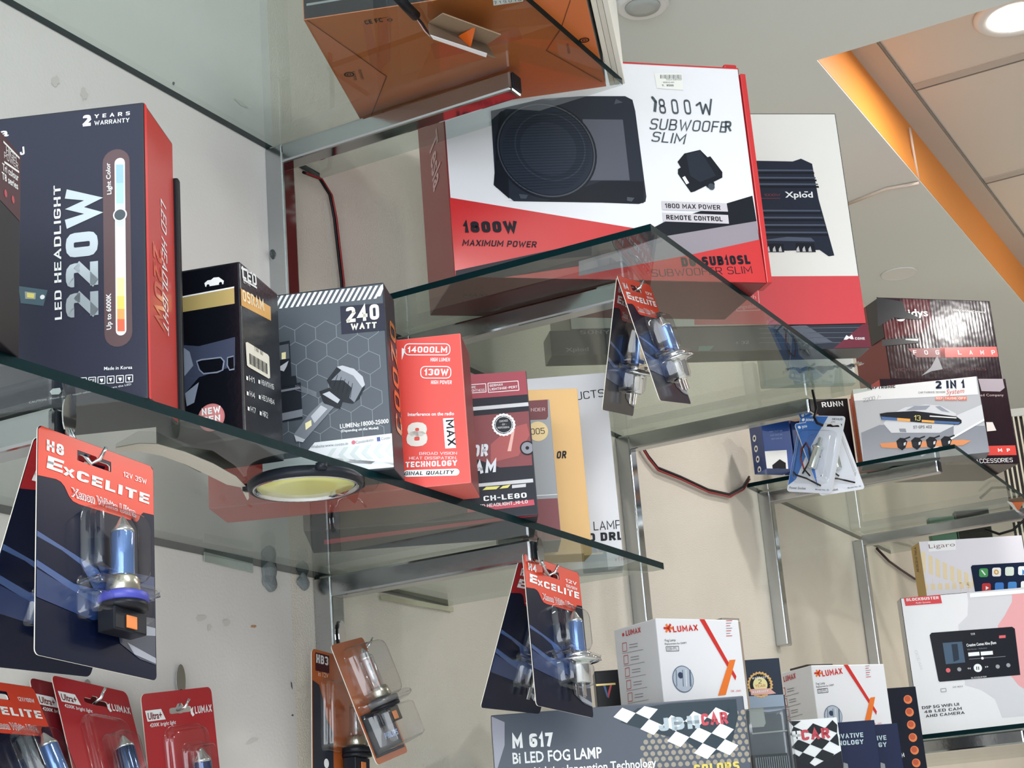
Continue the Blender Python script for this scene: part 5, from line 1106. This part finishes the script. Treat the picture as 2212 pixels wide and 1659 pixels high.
# ================================================================== HANGING BLISTER CARDS
class Card:
    def __init__(s, name, pose, rad=.006, face=None, slot=True, label='', cat='blister card', group=None, origin_top=True):
        (c, r, u_, w, h) = pose; s.c = Vector(c); s.r = Vector(r).normalized(); s.u = Vector(u_).normalized(); s.n = s.r.cross(s.u).normalized(); s.w = w; s.h = h
        s.t = empty(name, s.P(.5, 0), label, cat, group); s.ob = Obj('backing_card')
        th = .0009; pts = []
        for (X, Y, a0) in ((1, 0, 90), (0, 0, 180), (0, 1, 270), (1, 1, 0)):
            cx_ = (w/2-rad)*(1 if X else -1); cy_ = (h/2-rad)*(-1 if Y else 1)
            for j in range(5): t_ = math.radians(a0-0+j*22.5) if (X, Y) != (1, 0) else math.radians(0+j*22.5); pts.append((cx_+rad*math.cos(t_), cy_+rad*math.sin(t_)))
        pts = []
        for (sx, sy, a0) in ((1, 1, 0), (-1, 1, 90), (-1, -1, 180), (1, -1, 270)):
            for j in range(5): t_ = math.radians(a0+j*22.5); pts.append((sx*(w/2-rad)+rad*math.cos(t_), sy*(h/2-rad)+rad*math.sin(t_)))
        bm = bmesh.new(); vs = [bm.verts.new((x, y, 0)) for x, y in pts]; es = [bm.edges.new((vs[i], vs[(i+1) % len(vs)])) for i in range(len(vs))]
        if slot:
            sx_, sy_ = slot if isinstance(slot, tuple) else (.47, .085); cx_ = (sx_-.5)*w; cy_ = (.5-sy_)*h; a_ = .016; b_ = .0028
            hp = [(-a_, -b_*.6), (-a_*.86, -b_), (-.004, -b_), (0, -b_*1.2), (.004, -b_), (a_*.86, -b_), (a_, -b_*.6), (a_, b_*.6), (a_*.86, b_), (.006, b_), (.003, b_*2.2), (-.003, b_*2.2), (-.006, b_), (-a_*.86, b_), (-a_, b_*.6)]
            hv = [bm.verts.new((cx_+x, cy_+y, 0)) for x, y in hp]; es += [bm.edges.new((hv[i], hv[(i+1) % len(hv)])) for i in range(len(hv))]
        bmesh.ops.triangle_fill(bm, use_beauty=True, edges=es, normal=(0, 0, 1))
        fm = s.ob.mi(face); wm_ = s.ob.mi(M('card_edge_white', (226, 220, 208), .6)); mp = {}
        for lay in (0, 1):
            for v in bm.verts: mp[(v, lay)] = s.ob.bm.verts.new(s.c+s.r*v.co.x+s.u*v.co.y-s.n*(th*lay))
            for f in bm.faces:
                vv = [mp[(v, lay)] for v in f.verts]; g = s.ob.bm.faces.new(vv if (f.normal.z > 0) != bool(lay) else vv[::-1]); g.material_index = fm if lay == 0 else wm_
        for e in bm.edges:
            if len(e.link_faces) == 1:
                A_, B_ = e.verts; g = s.ob.bm.faces.new((mp[(A_, 0)], mp[(B_, 0)], mp[(B_, 1)], mp[(A_, 1)])); g.material_index = wm_
        bm.free()
        s.F = Face(s.ob, s.c, s.n); s.F.n = s.n
    def P(s, fx, fy, d=0.): return s.c+s.r*((fx-.5)*s.w)+s.u*((.5-fy)*s.h)+s.n*d
    def q(s, pts, m, layer=1): s.F.raw([s.P(*p) for p in pts], m, layer)
    def text(s, txt, x0, x1, y, hh, m, layer=2, bold=.02, shear=0., dy=0):
        s.F.text3(txt, s.P(x0, y), s.P(x1, y+dy), hh*s.h, m, layer, bold, shear)
    def disc(s, fx, fy, r, m, layer=2, r2=0, n=24):
        c_ = s.P(fx, fy); P = [c_+(s.r*math.cos(2*math.pi*k_/n)+s.u*math.sin(2*math.pi*k_/n))*r for k_ in range(n)]
        if r2:
            for k_ in range(n): s.F.raw([P[k_], P[(k_+1) % n], c_+(P[(k_+1) % n]-c_)*(r2/r), c_+(P[k_]-c_)*(r2/r)], m, layer)
        else: s.F.raw(P, m, layer)
    def shell(s, parts, mat=None, name='blister'):
        """parts: list of (x0,y0,x1,y1,depth,rad) in card fractions"""
        o = Obj(name); mi = o.mi(mat or PLAST)
        for (x0, y0, x1, y1, d, rad) in parts:
            rings = []
            for (ins, dd) in ((-.0015, .0004), (0, .0006), (.0012, d*.55), (.0022, d*.85), (.0045, d*.985)):
                ring = []; X0 = (x0-.5)*s.w+ins; X1 = (x1-.5)*s.w-ins; Y1 = (.5-y0)*s.h-ins; Y0 = (.5-y1)*s.h+ins; rr = max(rad-ins*.5, .001)
                for (cx_, cy_, a0) in ((X1-rr, Y1-rr, 0), (X0+rr, Y1-rr, 90), (X0+rr, Y0+rr, 180), (X1-rr, Y0+rr, 270)):
                    for j in range(6): t_ = math.radians(a0+j*18); ring.append(o.bm.verts.new(s.c+s.r*(cx_+rr*math.cos(t_))+s.u*(cy_+rr*math.sin(t_))+s.n*dd))
                rings.append(ring)
            n_ = len(rings[0])
            for A_, B_ in zip(rings, rings[1:]):
                for k_ in range(n_): f = o.bm.faces.new((A_[k_], A_[(k_+1) % n_], B_[(k_+1) % n_], B_[k_])); f.material_index = mi; f.smooth = True
            f = o.bm.faces.new(rings[-1]); f.material_index = mi
        return child(o, s.t)
    def finish(s): return child(s.ob, s.t)
navy = M('card_navy', (8, 16, 40), .25, 0, .35); cred = M('card_red', (216, 62, 34), .3, 0, .4); cdr = M('card_red_deep', (160, 24, 34), .3, 0, .4)
nb1 = M('card_blue_streak', (58, 82, 130), .25, 0, .5); nb2 = M('card_blue_deep', (26, 48, 92), .25, 0, .5); cg = M('card_car_grey', (150, 154, 166), .3); cg2 = M('card_car_dark', (62, 66, 80), .3)
rim_blue = M('seal_blue', (70, 74, 168), .4); basebk = M('bulb_base_black', (30, 32, 38), .35); tipm = M('bulb_tip_silver', (200, 200, 196), .2, .8)
def bulb(card, fx, fy_top, s_=1.0, kind='H4', glassm=None, d=.0115, ring=None):
    b_ = empty_child('bulb', card)
    c0 = card.P(fx, fy_top, d); ax = -card.u; g = glassm or BULBG; R = .0082*s_
    o = Obj('glass_tube'); o.lathe(c0, ax, [(.010*s_, R*.75), (.012*s_, R*.98), (.014*s_, R), (.044*s_, R), (.046*s_, R*.9)], g, 24); child(o, b_)
    o = Obj('tip'); o.lathe(c0, ax, [(0, .0006), (.002*s_, .0022*s_), (.007*s_, R*.62), (.0105*s_, R*.95), (.0128*s_, R*1.02), (.013*s_, R*.8)], tipm, 24); child(o, b_)
    o = Obj('filament'); o.lathe(c0, ax, [(.018*s_, .0022*s_), (.040*s_, .0026*s_)], CHROME, 10); child(o, b_)
    if kind == 'H4':
        o = Obj('collar'); o.lathe(c0, ax, [(.045*s_, R*1.15), (.047*s_, R*1.7), (.049*s_, R*1.75), (.051*s_, R*1.5), (.053*s_, R*2.6), (.0555*s_, R*2.7), (.057*s_, R*1.6), (.060*s_, R*1.35), (.078*s_, R*1.30), (.079*s_, R*1.1)], CHROME, 28); child(o, b_)
        for i in (-1, 0, 1):
            o = Obj('contact_blade'); p = c0+ax*(.079*s_)+card.r*(i*.0068*s_)+card.n*(.003 if i == 0 else -.002); o.box(p-card.r*.0028*s_, card.r*.0056*s_, card.n*.0008, ax*.013*s_, CHROME, .0002); child(o, b_)
    elif kind == 'H8':
        o = Obj('collar'); o.lathe(c0, ax, [(.045*s_, R*1.2), (.047*s_, R*1.35), (.056*s_, R*1.5), (.058*s_, R*1.2)], M('bulb_collar_tin', (190, 186, 170), .25, .9), 28); child(o, b_)
        o = Obj('seal_ring'); o.lathe(c0, ax, [(.058*s_, R*2.0), (.059*s_, R*2.15), (.064*s_, R*2.15), (.065*s_, R*1.9)], ring or rim_blue, 32); child(o, b_)
        o = Obj('base'); o.lathe(c0, ax, [(.065*s_, R*2.1), (.069*s_, R*2.1), (.070*s_, R*1.3)], basebk, 28)
        p = c0+ax*.070*s_-card.r*.017*s_-card.n*.008; o.box(p, card.r*.032*s_, card.n*.016, ax*.016*s_, basebk, .0012); child(o, b_)
        o = Obj('connector'); p = c0+ax*.075*s_-card.r*.006*s_+card.n*.0082; o.box(p, card.r*.010*s_, card.n*.0012, ax*.009*s_, M('connector_orange', (226, 130, 66), .4), .0006); child(o, b_)
    return b_
def empty_child(name, card):
    o = bpy.data.objects.new(name, None); COL.objects.link(o); o.parent = card.t; o.empty_display_size = .01; ORI[o.name] = ORI[card.t.name]; return o
POSE = {
"h8f": ([0.2791, 0.9086, 1.7026], [0.0391, 0.9954, -0.0873], [-0.0739, 0.09, 0.9932], 0.118, 0.165),
"h8b": ([0.2296, 0.927, 1.7083], [0.0502, 0.9986, -0.0146], [0.3795, -0.0055, 0.9252], 0.118, 0.165),
"h4lf": ([0.2821, 1.6242, 1.7088], [0.0627, 0.9958, -0.0664], [-0.0467, 0.0694, 0.9965], 0.118, 0.162),
"h4lb": ([0.2398, 1.639, 1.7141], [0.0758, 0.997, -0.014], [0.3809, -0.016, 0.9245], 0.118, 0.162),
"h4uf": ([0.338, 1.8476, 2.0864], [-0.0489, 0.9817, 0.184], [-0.1593, -0.1895, 0.9689], 0.118, 0.162),
"h4ub": ([0.2963, 1.8507, 2.0866], [-0.0869, 0.9841, 0.155], [0.2804, -0.1251, 0.9517], 0.118, 0.162),
"pwf": ([0.3303, 2.4727, 2.0617], [0.9551, -0.165, -0.2462], [0.268, 0.1263, 0.9551], 0.078, 0.125),
"pwb": ([0.345, 2.4928, 2.0592], [0.7132, 0.689, 0.1292], [-0.2275, 0.0532, 0.9723], 0.078, 0.125),
"hb3b": ([0.0441, 1.5549, 1.6294], [-0.063, 0.9969, -0.0465], [0.0127, 0.0474, 0.9988], 0.118, 0.17),
"hb3f": ([0.0816, 1.5582, 1.6622], [-0.1135, 0.9697, 0.2161], [-0.2242, -0.2369, 0.9453], 0.08, 0.135),
"lxa": ([0.0738, 1.1513, 1.5862], [-0.0248, 0.9963, -0.082], [-0.3397, 0.0688, 0.938], 0.1, 0.15),
"lxb": ([0.0802, 1.2463, 1.5775], [0.0083, 0.9913, 0.1314], [0.0006, -0.1314, 0.9913], 0.1, 0.15),
"ex100": ([0.0825, 1.0457, 1.5749], [-0.1974, 0.9803, 0.0074], [-0.3932, -0.0861, 0.9154], 0.118, 0.165),
}
def scaled(k, f):
    c, r, u_, w, h = POSE[k]; POSE[k] = (CAM+(Vector(c)-CAM)*f, r, u_, w*f, h*f)
for k_, f_ in (('h4uf', .968), ('h4ub', .968), ('lxa', 1.035), ('lxb', 1.045)): scaled(k_, f_)
def xenon_card(pose, code, watt, label, kind='H4', dr=False, bulbx=.72, watt2=None):
    c_ = Card('bulb_blister_card', POSE[pose], .004, navy, (.47, .085), label, 'blister pack', 'hanging headlight bulb cards')
    rd_ = cdr if dr else cred
    e = .002
    c_.q([(e*2, .0+.02), (.03, e), (.97, e), (1-e*2, .02), (1-e*2, .052), (.0+e*2, .052)], rd_, 1)
    c_.q([(e*2, .052), (.325, .052), (.325, .115), (e*2, .115)], rd_, 1); c_.q([(.615, .052), (1-e*2, .052), (1-e*2, .115), (.615, .115)], rd_, 1)
    c_.q([(e*2, .115), (1-e*2, .115), (1-e*2, .235), (.9, .24), (.875, .255), (.86, .28), (.84, .295), (.34, .30), (.29, .295), (.26, .28), (.22, .24), (.19, .225), (.15, .22), (e*2, .23)], rd_, 1)
    c_.q([(.325, .1), (.615, .1), (.615, .115), (.325, .115)], rd_, 1)
    c_.text('H' if False else code, .07, .21, .105, .05, WHITE, 3, .04); c_.text(watt, .72, .93, .10, .024, WHITE, 3, .02)
    if watt2: c_.text(watt2, .72, .93, .135, .02, WHITE, 3, .02)
    c_.text('E', .07, .20, .185, .058, WHITE, 3, .04, .15); c_.text('X', .205, .30, .19, .038, WHITE, 3, .04); c_.text('CELITE', .315, .95, .192, .046, WHITE, 3, .04, .1)
    c_.text('Xenon White Ultra', .27, .83, .274, .036, WHITE, 3, .08); c_.text('Xenon White Ultra', .274, .826, .2735, .035, M('card_red_ink', (176, 40, 34), .35), 4, .0)
    c_.q([(e*2, .475), (.30, .53), (.5, .57), (.62, .66), (.7, .76), (.45, .73), (e*2, .63)], nb1, 1); c_.q([(e*2, .5), (.2, .53), (.36, .57), (.46, .66), (.3, .66), (e*2, .60)], navy, 2)
    c_.q([(.5, .55), (.99, .53), (.99, .64), (.7, .7), (.55, .62)], nb2, 1)
    c_.q([(e*2, .64), (.5, .73), (.6, .77), (.45, .80), (e*2, .76)], nb2, 2)
    c_.q([(.66, .80), (.8, .73), (.99, .72), (.99, .93), (.85, .92), (.68, .87)], cg2, 2); c_.q([(.70, .80), (.85, .765), (.99, .765), (.99, .80), (.8, .82)], cg, 3); c_.q([(.74, .86), (.99, .90), (.99, .925), (.8, .905)], cg, 3)
    c_.finish()
    if kind == 'H8': c_.shell([(.36, .29, .84, .62, .018, .011), (.33, .62, .90, .68, .020, .006), (.33, .68, .84, .80, .019, .004)])
    else: c_.shell([(.42, .29, .86, .60, .020, .011), (.36, .60, .94, .66, .024, .006), (.42, .66, .84, .83, .020, .005)])
    bulb(c_, bulbx, .325 if kind == 'H8' else .32, 1.02, kind)
    return c_
H8L = 'front large hanging H8 xenon bulb card at the left edge'
xenon_card('h8f', 'H8', '12V 35W', H8L, 'H8', False, .61)
xenon_card('h8b', 'H8', '12V 35W', 'rear H8 bulb card swung back behind the large front one', 'H8', True, .61)
xenon_card('h4lf', 'H4', '12V', 'front H4 bulb card hanging below the lower shelf end, over the wide slate box', 'H4', False, .66, '100/90W')
xenon_card('h4lb', 'H4', '12V', 'rear H4 bulb card swung toward the wall, above the wide slate box', 'H4', True, .66, '100/90W')
xenon_card('h4uf', 'H4', '12V', 'front H4 bulb card hanging from the middle shelf, swung outward', 'H4', False, .66, '100/90W')
xenon_card('h4ub', 'H4', '12V', 'rear H4 bulb card hanging from the middle shelf, swung toward the wall', 'H4', True, .66, '100/90W')
xenon_card('ex100', 'H4', '12V/100W', '12V/100W bulb card cut off by the bottom left corner', 'H4', False, .70)
# red bulb cards on the wall
lr = M('card_crimson', (172, 30, 40), .3, 0, .4); lr2 = M('card_crimson_dark', (122, 16, 30), .35, 0, .3)
def crimson(pose, label, m=lr, off=Vector((0, 0, 0)), bx=.62, lamp=True):
    c, r, u_, w, h = POSE[pose]; c = Vector(c)+off
    c_ = Card('bulb_blister_card', (c, r, u_, w, h), .006, m, (.52, .12), label, 'blister pack', 'crimson bulb cards hanging on the wall')
    c_.q([(.03, .10), (.25, .10), (.30, .165), (.05, .165)], WHITE, 2); c_.text('Ultra+', .06, .25, .155, .04, lr2, 3, .02)
    c_.text('4200K bright light', .07, .43, .20, .022, WHITE, 3, .01, .2); c_.text('LUMAX', .72, .97, .155, .045, WHITE, 3, .03); c_.q([(.66, .125), (.70, .11), (.69, .14), (.71, .16), (.68, .17), (.655, .15)], WHITE, 3)
    c_.finish()
    if not lamp: return c_
    c_.shell([(.25, .22, .82, .95, .010, .012), (.48, .33, .80, .93, .020, .008)])
    bulb(c_, bx, .36, 1.05, 'H4', M('dark_blue_bulb_glass', (52, 72, 112), .1, .6, .5, .25, 60)); return c_
crimson('lxa', 'tilted crimson bulb card in the middle of the three at lower left')
crimson('lxb', 'crimson bulb card on the right of the lower left group')
crimson('lxa', 'darker crimson card mostly hidden behind the tilted crimson card', lr2, Vector((-.006, -.021, -.003)), .62, False)
# orange cards on the lower post
oc_ = M('card_burnt_orange', (176, 92, 44), .25, 0, .6, .1, 60)
c_ = Card('bulb_blister_card', POSE['hb3b'], .006, oc_, (.6, .06), 'burnt orange HB3 bulb card on the lower post', 'blister pack', 'burnt orange bulb cards')
mv = M('card_plum', (66, 26, 34), .3); c_.q([(.06, .0+.02), (.30, .02), (.30, .135), (.06, .135)], mv, 2); c_.text('HB3', .07, .28, .085, .055, WHITE, 3, .04); c_.text('in 12V', .10, .28, .165, .03, M('peach_ink', (230, 180, 150), .4), 3)
c_.q([(.01, .20), (.12, .22), (.20, .32), (.24, .42), (.36, .5), (.36, .99), (.01, .99)], M('card_charcoal', (44, 48, 58), .3, 0, .4), 2); c_.q([(.50, .63), (1., .63), (1., .72), (.58, .72)], mv, 3); c_.text('+30%', .66, .84, .69, .03, WHITE, 4); c_.q([(.58, .72), (1, .72), (1, .78), (.62, .78)], M('card_orange2', (206, 110, 50), .3), 3); c_.text('PremiumVision', .62, .9, .765, .022, WHITE, 4)
c_.q([(.50, .78), (1, .78), (1, .99), (.50, .99)], WHITE, 3); c_.text('PHILIPS', .58, .98, .90, .07, M('ink_royal', (30, 62, 128), .4), 4, .04); c_.disc(.23, .70, .005, WHITE, 4)
c_.finish(); c_.shell([(.15, .18, .97, .62, .016, .006)]); bulb(c_, .62, .26, .95, 'H8', LENSG, .0115, basebk)
c_ = Card('bulb_blister_card', POSE['hb3f'], .005, oc_, False, 'clear bulb blister pack tilted in front of the burnt orange card', 'blister pack', 'burnt orange bulb cards')
c_.q([(.05, .60), (.95, .60), (.95, .95), (.05, .95)], M('card_charcoal', (44, 48, 58), .3, 0, .4), 2); c_.text('PHILIPS', .5, .92, .84, .05, M('pale_blue', (150, 176, 220), .4), 3, .04)
c_.finish(); c_.shell([(.22, .06, .9, .55, .030, .012), (.08, .50, 1.0, .60, .034, .006), (.10, .60, .98, .93, .032, .006)]); bulb(c_, .55, .10, 1.0, 'H8', LENSG, .0115, M('seal_grey', (90, 92, 96), .3))
# power socket cards
cw_ = M('card_white', (222, 224, 232), .3, 0, .4); cb_ = M('card_sky_blue', (60, 112, 186), .3, 0, .4)
for pose, lab in (('pwf', 'front white and blue power socket card hanging under the middle shelf end'), ('pwb', 'rear white power socket card fanned out to the right')):
    c_ = Card('power_socket_card', POSE[pose], .005, cw_, (.75, .12), lab, 'blister pack', 'power socket cards')
    c_.q([(.01, .03), (.04, .01), (.62, .01), (.46, .24), (.30, .5), (.16, .84), (.01, .92)], cb_, 2); c_.text('power', .14, .33, .075, .045, WHITE, 3, .02); c_.disc(.08, .06, .0025, WHITE, 3); c_.text('SENUS', .72, .95, .055, .025, BLACK, 3, .01); c_.text('Power Socket', .05, .42, .965, .03, M('grey_text', (130, 132, 140), .4), 3); c_.text('Model No. 25', .63, .93, .965, .018, M('grey_text', (130, 132, 140), .4), 3)
    c_.finish(); c_.shell([(.10, .20, .88, .88, .014, .010)])
    pk_ = empty_child('plug', c_); ax = (-c_.u-c_.r*.12).normalized(); o_ = c_.P(.60, .30, .008)
    o = Obj('socket_body'); o.lathe(o_, ax, [(0, .001), (.002, .003), (.010, .003), (.014, .0055), (.016, .009), (.018, .009), (.019, .0065), (.050, .0068), (.052, .006)], M('socket_chrome', (206, 212, 210), .15, .8), 20); child(o, pk_)
    for mm, dx in ((wr, 0), (wb, .0015)):
        o = Obj('lead'); o.tube([c_.P(.50, .80, .006), c_.P(.36, .72, .009), c_.P(.24, .58, .009), c_.P(.22+dx*20, .46, .009), c_.P(.30, .38, .009), c_.P(.40, .46, .010), c_.P(.46, .58, .009), c_.P(.40, .70, .009), c_.P(.34, .78, .008)], .0013, mm, 6); child(o, pk_)
    o = Obj('clip_lead'); o.tube([c_.P(.12, .76, .006), c_.P(.2, .80, .008), c_.P(.45, .84, .008), c_.P(.78, .92, .007)], .0014, wb, 6); child(o, pk_)

# ================================================================== HOOKS AND TIES
def slot(k, fx=.47, fy=.085):
    c, r, u_, w, h = POSE[k]; r = Vector(r).normalized(); u_ = Vector(u_).normalized(); return Vector(c)+r*((fx-.5)*w)+u_*((.5-fy)*h), r.cross(u_).normalized()
def hook(p, lab, L=.022, leaf=True, sl=None):
    t = empty('hanging_hook', p, lab, 'hook', 'flat steel card hooks'); p = Vector(p)
    if leaf:
        o = Obj('leaf_plate'); n = 16; A_ = [p+Vector((.0, .007*math.sin(2*math.pi*i/n), .0+.016*math.cos(2*math.pi*i/n))) for i in range(n)]
        o.poly(A_, CHROME); o.poly([q_+Vector((-.0012, 0, 0)) for q_ in reversed(A_)], CHROME)
        for i in range(n): j = (i+1) % n; o.poly([A_[j], A_[i], A_[i]-Vector((.0012, 0, 0)), A_[j]-Vector((.0012, 0, 0))], CHROME)
        child(o, t)
    o = Obj('prong'); q_ = [p+Vector((0, 0, -.010)), p+Vector((.003, .001, -.021)), p+Vector((.010, .003, -.024)), p+Vector((L, .005, -.018)), p+Vector((L+.006, .007, -.008))]
    if sl: S_, N_ = sl; q_ = [p+Vector((0, 0, -.010)), (p+Vector((0, 0, -.014))).lerp(S_, .35)+Vector((0, 0, -.003)), S_-N_*.003+Vector((0, 0, .0005)), S_+N_*.005+Vector((0, .001, .002)), S_+N_*.009+Vector((0, .003, .010))]
    o.tube(q_, [.0016, .0018, .0018, .0017, .0012], CHROME, 8); child(o, t)
hook((.2685, .892, ZL-.006), 'leaf shaped steel hook holding the large H8 cards', sl=slot('h8f'))
hook((.2860, 1.592, ZL-.014), 'small leaf hook at the lower arm end holding the H4 cards', sl=slot('h4lf'))
hook((.3370, 1.797, ZM-.012), 'looped hook at the middle shelf arm end above the smaller cards', sl=slot('h4uf'))
c = onx(.002, 388, 1470); hook((.004, c.y, c.z), 'dark leaf hook on the wall above the right crimson card', sl=slot('lxb', .52, .12))
c = onx(.002, 186, 1505); hook((.004, c.y, c.z), 'small hook on the wall holding the tilted crimson card', sl=slot('lxa', .52, .12))
c = onx(.002, 725, 1370); hook((TW+.003, 1.592, c.z-.006), 'leaf hook on the lower post above the orange cards', .03)
o = Obj('cable_tie'); p = Vector((.335, 2.468, ZM)); o.tube([p+Vector((.006, -.004, .010)), p+Vector((.008, -.003, -.02)), p+Vector((.004, -.008, -.035)), p+Vector((.008, -.010, -.045)), p+Vector((.016, -.006, -.05))], .0022, wb, 8)
tag(o.done(), 'black cable tie holding the power socket cards', 'cable tie')

for o_ in list(bpy.data.objects):
    if '_o' in o_: del o_['_o']
